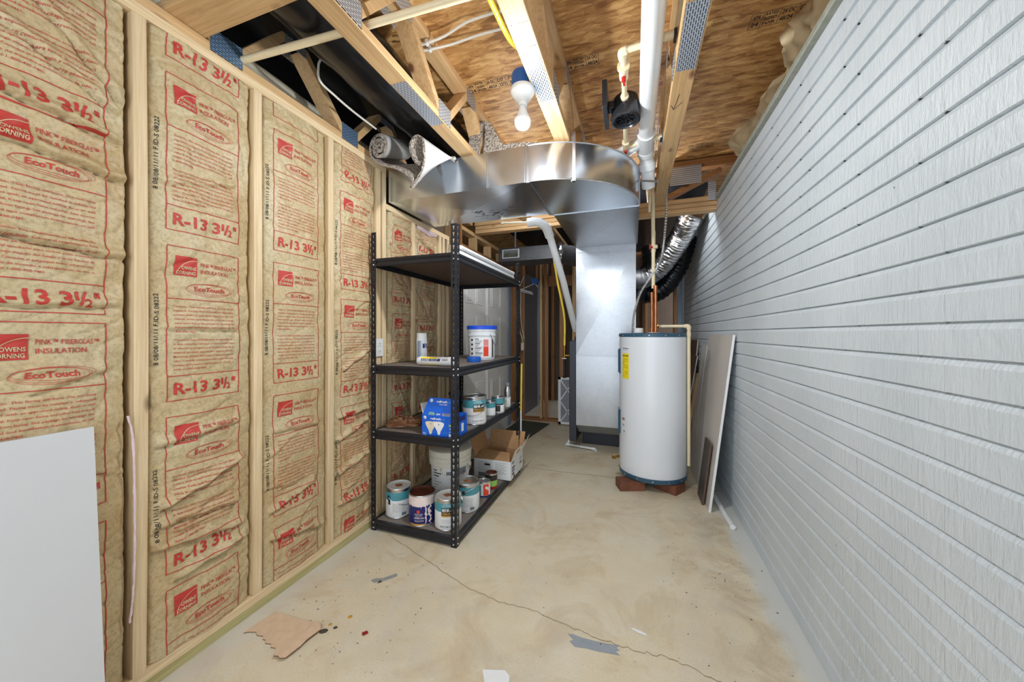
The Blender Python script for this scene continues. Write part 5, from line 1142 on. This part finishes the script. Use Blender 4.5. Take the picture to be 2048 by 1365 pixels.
for k, ux in enumerate((.060, .118)):     # two reflector bulbs drawn on the carton
    e = Vector((0, -.0003*(k+1), 0))
    pb2 = [(-.036, .078), (-.030, .084), (0, .087), (.030, .084), (.036, .078), (.034, .066), (.022, .045), (.012, .030), (.009, .016), (.004, .008), (-.004, .008), (-.009, .016), (-.012, .030), (-.022, .045), (-.034, .066)]
    b.poly(lambda u, v: Vector(f_(ux+u*1.0, v))+e, pb2, 5 if k == 0 else 0); disc(b, lambda u, v: Vector(f_(u, v))+e*2, ux, .071, .004, 6)
b.rect(f_, 0, .205, .028, .029, 2); b.rect(f_, 0, .205, .020, .021, 2)
b.rect(f_, .186, .215, .062, .076, 3); 
for k, tx in enumerate(('22W', '1600 lumens', 'Dimmable')): b.text(tx, lambda u, v, k=k: f_(.190+u, .046-.016*k+v), .008 if k == 0 else .005, 0, .024, bold=True)
b.rect(f_, .186, .210, .004, .020, 0); b.text('BR40', lambda u, v: f_(.006+u, .010+v), .006, 0, .022, bold=True); b.text('2-BULBS', lambda u, v: f_(.006+u, .002+v), .005, 0, .026)
build(b, 'front_printing', [M['lab'], M['bboxm'], M['lblue'], M['greenl'], M['navy'], M['cream'], M['greyl']], BB, smooth=False); b = MB()
h_ = plane((qx1+.001, qy0, Z1), (0, 1, 0), (0, 0, 1)); b.rect(h_, .07, .10, .02, .07, 0); b.rect(h_, .02, .125, .085, .115, 4)
build(b, 'side_printing', [M['lab'], M['bboxm'], M['lblue'], M['greenl'], M['navy'], M['cream'], M['greyl']], BB, smooth=False)
# crumpled bag
b = MB(); n, k_ = 30, 18
for i in range(n):
    for j in range(k_+1):
        th = 2*PI*i/n; ph = PI/2*j/k_*1.0
        rr = .092*(1+.30*(vn(i*.9+3, j*.7)-.5)+.28*(vn(i*1.9, j*1.7+9)-.5)+.2*math.sin(2*th))
        z_ = .055*math.sin(ph)*(1+.7*(vn(i*.8, j*.9+20)-.5)); b.v.append((-1.475+rr*math.cos(th)*math.cos(ph)*1.15, 2.03+rr*math.sin(th)*math.cos(ph), Z1+.002+max(0, z_)))
for i in range(n):
    for j in range(k_): b.f.append((i*(k_+1)+j, ((i+1) % n)*(k_+1)+j, ((i+1) % n)*(k_+1)+j+1, i*(k_+1)+j+1)); b.m.append(0)
tag(build(b, 'crumpled_bag', M['bag'], ang=18), 'crumpled brown bag lying left of the blue carton', 'bag')
c = (-1.052, 2.245); can(*c, Z1, R_, H_, 'paint_can', 'teal banded gallon can right of the blue carton, reading ACCENT', 'paint can', TB, 'tin', 'lab', (tocam(*c)-.2, -.75), behr(tocam(*c)+.30, 'ACCENT BASE'), 'gallon paint cans')
b = MB(); b.lathe([(0, .205), (.050, .205), (.054, .20), (.054, .188), (0, .188)], (-1.20, 2.25, Z1), 24); b.lathe([(0, 0), (.045, 0), (.045, .188)], (-1.20, 2.25, Z1), 24, 1)
tag(build(b, 'black_lidded_tub', [M['blkp'], M['blkp']]), 'black lidded tub half hidden behind the post and blue carton', 'tub')
c = (-1.03, 2.475); can(*c, Z1, .040, .11, 'sample_can', 'small teal topped paint can directly behind the ACCENT can', 'paint can', [(0, .6, 'lab'), (.6, 1, 'teallab')], 'tin', None, None, None, 'small paint cans')
def sml(t, x, y, z, r, h_):
    a = tocam(x, y); f1 = cylfn(x, y, r+.0008, a, z); b = MB(); b.rect(f1, -.035, .018, h_*.12, h_*.50, 0, 6, 1); b.rect(f1, -.04, .05, h_*.52, h_*.60, 0, 6, 1); build(b, 'label', M['dklab'], t, smooth=False)
c = (-1.015, 2.60); can(*c, Z1, .050, .125, 'sample_can', 'small paint can with a black square label, in front of the spray can', 'paint can', [(0, .6, 'lab'), (.6, 1, 'teallab')], 'tin', 'rust', None, sml, 'small paint cans')
SC = thing('spray_can', 'silver air freshener spray can with grey cap at the far end of the shelf', 'spray can', (-1.02, 2.83, Z1))
b = MB(); b.lathe([(0, 0), (.026, 0), (.0275, .004), (.0275, .085)], (-1.02, 2.83, Z1), 28, 1); b.lathe([(.0275, .085), (.0275, .125), (.0260, .145), (.020, .163), (.015, .172)], (-1.02, 2.83, Z1), 28, 0)
f1 = cylfn(-1.02, 2.83, .028, tocam(-1.02, 2.83), Z1); b.text('Lavender', lambda u, v: f1(u, .095+v), .010, 2, .04, align='C'); b.text('& Vanilla', lambda u, v: f1(u, .08+v), .009, 2, .036, align='C')
b.poly(f1, [(-.02, .02), (-.012, .075), (-.004, .05), (-.008, .015)], 3); build(b, 'can_body', [M['tin'], M['lab'], M['dklab'], M['greenl']], SC)
b = MB(); b.lathe([(.015, .170), (.019, .172), (.021, .185), (.017, .205), (0, .207)], (-1.02, 2.83, Z1), 20); b.box(-1.045, -1.02, 2.815, 2.845, Z1+.19, Z1+.212); build(b, 'spray_cap', M['greyl'], SC)
b = MB(); b.tube([(-.985, 3.10, .55), (-.985, 3.12, .98)], .009, 10); b.tube([(-.985, 3.095, .02), (-.985, 3.10, .55)], .0075, 10, 1)
tag(build(b, 'broom_handle', [M['yel'], M['lab']]), 'yellow and white stick leaning behind the shelving corner post', 'stick')

# ---- shelf 2 (Z2)
WC = thing('caulk_can', 'white cylindrical can with a blue number patch on the second shelf from the top', 'can', (-1.385, 2.10, Z2))
b = MB(); b.lathe([(0, 0), (.034, 0), (.035, .004), (.035, .165), (.033, .172), (.0325, .185), (.0325, .205), (.030, .208), (0, .208)], (-1.385, 2.10, Z2), 32); build(b, 'can_body', M['lab'], WC)
f1 = cylfn(-1.385, 2.10, .0357, tocam(-1.385, 2.10), Z2); f2 = cylfn(-1.385, 2.10, .0362, tocam(-1.385, 2.10), Z2)
b = MB(); b.rect(f1, .006, .040, .105, .135, 0, 4, 1); b.text('2', lambda u, v: f2(.018+u, .108+v), .022, 1, .014, bold=True); b.rect(f1, -.034, -.002, .03, .155, 2, 4, 1); build(b, 'label', [M['navy'], M['lab'], M['bluesteel']], WC, smooth=False)
RP = thing('roller_cover_pack', 'pack of paint roller covers in clear wrap with a blue and yellow label', 'paint roller', (-1.2, 1.97, Z2))
b = MB(); T = Matrix.Translation((-1.195, 1.965, Z2+.029)) @ Matrix.Rotation(-.03, 4, 'Z'); b.tube([T @ Vector((x, 0, 0)) for x in (-.132, -.128, -.115, .13, .138, .14)], [.012, .022, .028, .028, .024, .02], 24); build(b, 'roller_covers', M['lab'], RP)
fr_ = lambda u, v: T @ Vector((u, -.0288*math.cos(v), .0288*math.sin(v))); b = MB()
b.rect(fr_, -.09, .05, .05, .62, 0, 6, 4); b.rect(fr_, -.09, .02, .62, 1.1, 1, 6, 3); b.rect(fr_, -.085, .04, -.75, -.55, 1, 6, 1)
fr2 = lambda u, v: T @ Vector((u, -.0292*math.cos(v/.0292), .0292*math.sin(v/.0292)))
b.text('ALL PURPOSE', lambda u, v: fr2(-.085+u, .011+v), .0055, 2, .058, bold=True); b.text('ROLLER COVERS', lambda u, v: fr2(-.085+u, .003+v), .0055, 2, .058, bold=True); b.text('MEDIUM', lambda u, v: fr2(-.018+u, .011+v), .005, 2, .05); b.text('3/8 NAP', lambda u, v: fr2(-.018+u, .003+v), .005, 2, .05)
for k in range(10): b.rect(fr_, .065+.004*k, .067+.004*k, .15, .6, 3, 1, 3)
build(b, 'label', [M['navy'], M['ylab'], M['lab'], M['dklab']], RP, smooth=False)
# bucket with blue lid
qx, qy = -1.145, 2.58; rb = .112
BK = thing('joint_compound_bucket', 'white bucket with a bright blue lid and printed label', 'bucket', (qx, qy, Z2))
b = MB(); b.lathe([(0, 0), (rb*.90, 0), (rb*.92, .004), (rb*.97, .185), (rb*1.02, .187), (rb*1.02, .195), (rb*.98, .197), (rb*.985, .222), (rb*1.03, .224), (rb*1.03, .245)], (qx, qy, Z2), 52); build(b, 'body', M['tr'], BK)
b = MB(); b.lathe([(rb*1.0, .238), (rb*1.07, .238), (rb*1.075, .262), (rb*1.04, .266), (rb*.98, .260), (0, .260)], (qx, qy, Z2), 52); build(b, 'lid', M['blid'], BK)
a = tocam(qx, qy); cf = lambda u, v: cylfn(qx, qy, rb*(.925+.05*v/.185), a, Z2)(u, v); b = MB()
b.rect(cf, -.105, .09, .018, .172, 4, 14, 1); cf2 = lambda u, v: cylfn(qx, qy, rb*(.93+.05*v/.185), a, Z2)(u, v)
for k in range(12): b.rect(cf2, -.055, -.055+.03+.03*((k*7) % 4)/3, .158-.012*k, .158-.012*k+(.008 if k % 3 == 0 else .004), 0, 4, 1)
b.rect(cf2, .012, .052, .03, .105, 1, 3, 1); b.rect(cf2, .012, .052, .108, .16, 2, 3, 1); b.rect(cf2, .085, .10, .02, .16, 3, 2, 1)
for k in range(4): disc(b, lambda u, v: cylfn(qx, qy, rb*(.935+.05*v/.185), a, Z2)(u, v), -.085, .05+.035*k, .010, 3, 12)
build(b, 'label', [M['greyl'], M['orange'], M['pinkl'], M['dklab'], M['lab']], BK, smooth=False)
b = MB(); pts = []
for k in range(17):
    t = k/16; aa_ = a+.55+1.1*t; pts.append((qx+rb*1.08*math.cos(aa_), qy+rb*1.08*math.sin(aa_), Z2+.20-.09*math.sin(PI*t)))
b.tube(pts, .0018, 6); build(b, 'wire_handle', M['blk'], BK)
b = MB(); b.lathe([(.036, 0), (.050, 0), (.051, .004), (.051, .034), (.050, .036), (.036, .036), (.036, 0)], (-1.10, 2.335, Z2), 40)
tag(build(b, 'tape_roll', M['tape']), 'roll of blue painters tape in front of the bucket', 'tape')
# ---- top shelf strip light lying on the shelf
SLt = thing('strip_light_fixture', 'long white strip light fixture lying along the edge of the top shelf', 'light fixture', (-1.04, 2.5, Z3))
b = MB(); pr = [(-.045, 0), (.035, 0), (.035, .02), (.012, .055), (-.020, .055), (-.045, .02)]; b.prism([(-1.04+p[0], Z3+p[1]) for p in pr], 1.93, 2.97, axis='y'); build(b, 'housing', M['white'], SLt, ang=20)
b = MB()
for xx in (-.018, .016): b.tube([(-1.04+xx*1.9, 1.95, Z3+.055), (-1.04+xx*1.9, 2.96, Z3+.055)], .0125, 14)
build(b, 'tube', M['lab'], SLt)
b = MB(); b.box(-1.082, -1.008, 1.925, 1.945, Z3, Z3+.072); b.box(-1.082, -1.008, 2.955, 2.975, Z3, Z3+.072); build(b, 'end_cap', M['tin'], SLt, bevel=.003)

# outlet on stud
OU = thing('wall_outlet', 'white electrical outlet on the framed wall just left of the shelf post', 'outlet', (-1.6, 1.935, 1.1))
b = MB(); b.box(XL+.004, XL+.012, 1.895, 1.975, 1.105, 1.225); build(b, 'cover_plate', M['white'], OU, bevel=.003)
b = MB()
for z_ in (1.140, 1.190): b.box(XL+.012, XL+.015, 1.918, 1.952, z_-.014, z_+.014); b.box(XL+.0151, XL+.0155, 1.926, 1.929, z_-.006, z_+.006, 1); b.box(XL+.0151, XL+.0155, 1.940, 1.943, z_-.006, z_+.006, 1)
build(b, 'socket', [M['porc'], M['black']], OU)
b = MB(); b.tube(cr([(XL+.012, 1.90, 1.06), (XL+.012, 1.94, 1.02), (XL+.012, 1.96, .99)], 6), .004, 6); build(b, 'wire', M['blk'], OU)
# plastic fork-like tool hanging on stud
b = MB(); f_ = plane((XL+.006, 2.955, 2.0), (0, 1, 0), (0, 0, 1)); sp = [(.012, .10), (.018, .13), (.02, .18), (.024, .18), (.026, .13), (.03, .10), (.05, .03), (.0, .0), (.0, .03)]
b.prism([(2.94+p[0], 1.98+p[1]) for p in sp], XL+.003, XL+.008, axis='x'); tag(build(b, 'putty_knife', M['lab'], smooth=False), 'small white plastic spreader hanging on a stud above the shelving', 'tool')

# ================================================================== CARPET ON THE DUCT
PLY = 1.80
def pl(px, py, y=PLY):
    a = (px-1024)/F_PX; bb = (668-py)/F_PX; s_, c_ = math.sin(YAW), math.cos(YAW); dx, dy = -s_+a*c_, c_+a*s_; t = y/dy
    return Vector((dx*t, y, CAMH+bb*t))
front, back = [], []
c1 = pl(758, 294); c1b = pl(812, 303, 2.25)
for k in range(70):
    t = k/69; a = PI*1.18-2*PI*2.6*(1-t); rx = .012+.066*t; front.append(c1+Vector((rx*math.cos(a), 0, rx*1.22*math.sin(a)))); back.append(c1b+Vector((rx*math.cos(a), 0, rx*1.1*math.sin(a))))
mid = cr([front[-1], pl(746, 322), pl(768, 333), pl(797, 341), pl(822, 360), pl(821, 382)], 7)[1:]
mb_ = cr([back[-1], Vector((-1.47, 2.20, 2.40)), Vector((-1.42, 2.05, 2.395)), Vector((-1.36, 2.03, 2.392)), Vector((-1.28, 2.02, 2.392)), Vector((-1.20, 2.015, 2.39))], 7)[1:]
front += mid; back += mb_
rl = [pl(821, 382), pl(840, 354), pl(849, 332), pl(851, 312), pl(850, 288), pl(845, 275), pl(834, 269), pl(823, 277), pl(818, 292), pl(822, 312), pl(830, 326), pl(838, 331)]
rf = cr(rl, 6)[1:]; m_ = len(rf); apex = pl(908, 318, 2.01)
for k, p in enumerate(rf):
    t = k/(m_-1); q = apex+Vector((.012*math.sin(t*6), .012*t, .012*math.cos(t*6)+.004)); 
    if t < .12: q = Vector((-1.20, 2.015, 2.39)).lerp(q, t/.12)
    front.append(p); back.append(q)
b = MB(); n = len(front); kk = 8; th = .014
def offs(L, i):
    t = (L[min(i+1, n-1)]-L[max(i-1, 0)]); t.y = 0
    t = t.normalized() if t.length > 1e-6 else Vector((1, 0, 0)); return Vector((-t.z, 0, t.x))
for j in range(kk+1):
    s_ = j/kk
    for i in range(n):
        p = front[i].lerp(back[i], s_); o_ = offs(front, i)
        b.v.append(tuple(p)); thk = .023 if 6 < i < 66 else th; jt_ = thk*(1+.35*random.uniform(-1, 1)*(j == 0)); b.v.append(tuple(p+o_*jt_*(1-.3*s_)+Vector((0, -.004*random.random()*(j == 0), 0))))
st = 2*n
for j in range(kk):
    for i in range(n-1):
        a = j*st+i*2; b.f.append((a, a+2, a+st+2, a+st)); b.m.append(0); b.f.append((a+1, a+st+1, a+st+3, a+3)); b.m.append(1)
for j in (0, kk):
    for i in range(n-1): a = j*st+i*2; b.f.append((a, a+1, a+3, a+2)); b.m.append(1)
for i in (0, n-1):
    for j in range(kk): a = j*st+i*2; b.f.append((a, a+st, a+st+1, a+1)); b.m.append(1)
CA = build(b, 'carpet_remnant', [M['carpback'], M['carp']], None, ang=60)
tag(CA, 'grey backed carpet remnant rolled at both ends, its corner hanging over the duct', 'carpet')
# second carpet piece behind, folded into a tent with a low tongue to its right
b = MB(); YC = 2.16
tent = [pl(938, 305, YC), pl(938, 285, YC), pl(943, 264, YC), pl(955, 250, YC), pl(968, 243, YC), pl(980, 245, YC), pl(988, 258, YC), pl(997, 275, YC), pl(1005, 288, YC), pl(1030, 286, YC), pl(1060, 284, YC), pl(1085, 287, YC), pl(1095, 296, YC)]
TP = cr(tent, 5); k = 9; rr = random.Random(5)
for p in TP:
    for j in range(k+1):
        f_ = j/k; b.v.append((p.x+rr.uniform(-.003, .003), YC+.30*f_, 2.39+(max(p.z, 2.39)-2.39)*(1-.35*f_)+rr.uniform(-.003, .003)))
for i in range(len(TP)-1):
    for j in range(k): a_ = i*(k+1)+j; b.f.append((a_, a_+1, a_+k+2, a_+k+1)); b.m.append(0)
# front closing faces with an open slit
sl = [pl(960, 297, YC), pl(966, 262, YC), pl(971, 262, YC), pl(967, 297, YC)]
L_ = [p for p in TP if p.x <= sl[1].x+.002]; R2 = [p for p in TP if p.x > sl[1].x+.002]
fl_ = lambda p: (p.x, YC, max(p.z, 2.387))
for grp, in_ in ((L_, [sl[1], sl[0]]), (R2, None)):
    if in_ is not None:
        pts_ = [fl_(p) for p in grp]+[fl_(q) for q in in_]+[(in_[-1].x, YC, 2.387), (grp[0].x, YC, 2.387)]
        b.add(pts_, [tuple(range(len(pts_)))], 0)
    else:
        pts_ = [fl_(p) for p in grp]+[(grp[-1].x, YC, 2.386), (sl[3].x, YC, 2.386), fl_(sl[3]), fl_(sl[2])]
        b.add(pts_, [tuple(range(len(pts_)))], 0)
tag(build(b, 'folded_carpet', M['carp'], ang=80), 'folded speckled carpet piece heaped on top of the duct behind the truss', 'carpet')

# ================================================================== FLOOR DEBRIS
def chip(name, pts, th, m, label, cat, z=.0012, group=None, edge=None):
    b = MB(); b.prism(pts, z, z+th, mi=0 if edge is None else 1, mcap=0); return tag(build(b, name, [m] if edge is None else [m, edge], smooth=False), label, cat, group)
rg = random.Random(9)
def ragged(p, q, n, amp):
    return [(p[0]+(q[0]-p[0])*i/n+rg.uniform(-amp, amp), p[1]+(q[1]-p[1])*i/n+rg.uniform(-amp, amp)) for i in range(n)]
cb = ragged((-1.545, 1.03), (-1.53, 1.155), 4, .003)+ragged((-1.53, 1.155), (-1.27, 1.17), 6, .004)+ragged((-1.27, 1.17), (-1.255, 1.15), 2, .002)+ragged((-1.255, 1.15), (-1.275, 1.005), 4, .003)+[(-1.285, 1.003), (-1.30, 1.0), (-1.325, 1.012), (-1.335, 1.008), (-1.35, 1.022), (-1.372, 1.018), (-1.385, 1.03), (-1.41, 1.024), (-1.425, 1.036), (-1.44, 1.034), (-1.452, 1.046), (-1.48, 1.04), (-1.50, 1.05), (-1.515, 1.045), (-1.53, 1.04)]
chip('cardboard_scrap', cb, .003, M['cardl'], 'torn flat tan cardboard scrap on the floor near the framed wall', 'cardboard', edge=M['cardd'])
cb2 = [(x+.010, y-.006) for x, y in ragged((-1.30, 1.165), (-1.26, 1.168), 2, .001)+ragged((-1.258, 1.15), (-1.275, 1.0), 5, .003)+ragged((-1.275, 1.0), (-1.335, .998), 4, .005)+ragged((-1.335, .998), (-1.30, 1.165), 6, .003)]
chip('cardboard_strip', cb2, .004, M['cardl'], 'narrow cardboard strip split from the right side of the tan scrap', 'cardboard', z=.009, edge=M['cardd'])
P_ = [(-1.262,1.463),(-1.250,1.478),(-1.215,1.492),(-1.185,1.53),(-1.172,1.545),(-1.160,1.535),(-1.175,1.51),(-1.205,1.477),(-1.238,1.455)]
chip('grey_strip', P_, .004, M['greyst'], 'short grey strip of material on the floor between the shelving and the cardboard', 'strip')
chip('paper_scrap', [(-.535, 1.21), (-.455, 1.235), (-.43, 1.22), (-.423, 1.18), (-.445, 1.155), (-.51, 1.17)], .0012, M['lab'], 'white torn label scrap on the floor at the bottom edge of the photo', 'paper')
chip('red_chip', [(-1.075, 1.19), (-1.062, 1.205), (-1.052, 1.20), (-1.064, 1.183)], .006, M['maroon'], 'small dark red plastic chip on the floor right of the cardboard', 'debris')
from math import hypot
DB = [(-1.238,1.148,.012,'stain','flat brown lump beside the right corner of the cardboard scrap'),(-1.205,1.178,.006,'stain','black crumb between the amber drips near the cardboard'),(-1.215,1.47,.007,'stain','dark curled crumb just below the grey strip')]
for (x, y, r_, m_, lb) in DB:
    b = MB(); b.lathe([(0, .006), (r_*.6, .005), (r_, .002), (r_, .0005)], (x, y, 0), 7); b.xf(Matrix.Translation((x, y, 0)) @ Matrix.Rotation(.6, 4, 'Z') @ Matrix.Scale(1.5, 4, (1, 0, 0)) @ Matrix.Translation((-x, -y, 0)))
    tag(build(b, 'debris_crumb', M[m_], ang=80), lb, 'debris')
for (x, y, r_, lb) in ((-1.19, 1.245, .010, 'round amber drip on the floor, larger of the two'), (-1.24, 1.185, .008, 'amber drip beside the cardboard corner')):
    b = MB(); b.lathe([(0, .002), (r_*.8, .0018), (r_, .0006)], (x, y, 0), 12); tag(build(b, 'amber_drip', M['amber']), lb, 'debris')
spot = MB()
for k in range(170):
    x, y = (rg.uniform(-1.5, -.9), rg.uniform(1.0, 1.7)) if k < 80 else ((rg.uniform(.2, .64), rg.uniform(1.3, 2.7)) if k < 135 else (rg.uniform(-.9, .3), rg.uniform(1.2, 3.6)))
    r_ = rg.uniform(.0012, .0035); a = rg.uniform(0, PI); spot.add([(x+r_*math.cos(2*PI*i/6+a)*rg.uniform(.6, 1.6), y+r_*math.sin(2*PI*i/6+a), .0015) for i in range(6)]+[(x, y, .003)], [(i, (i+1) % 6, 6) for i in range(6)])
o = build(spot, 'floor_grit', M['stain'], smooth=False); tag(o, 'scattered dark grit and wood dust on the concrete floor', 'grit'); o['kind'] = 'stuff'
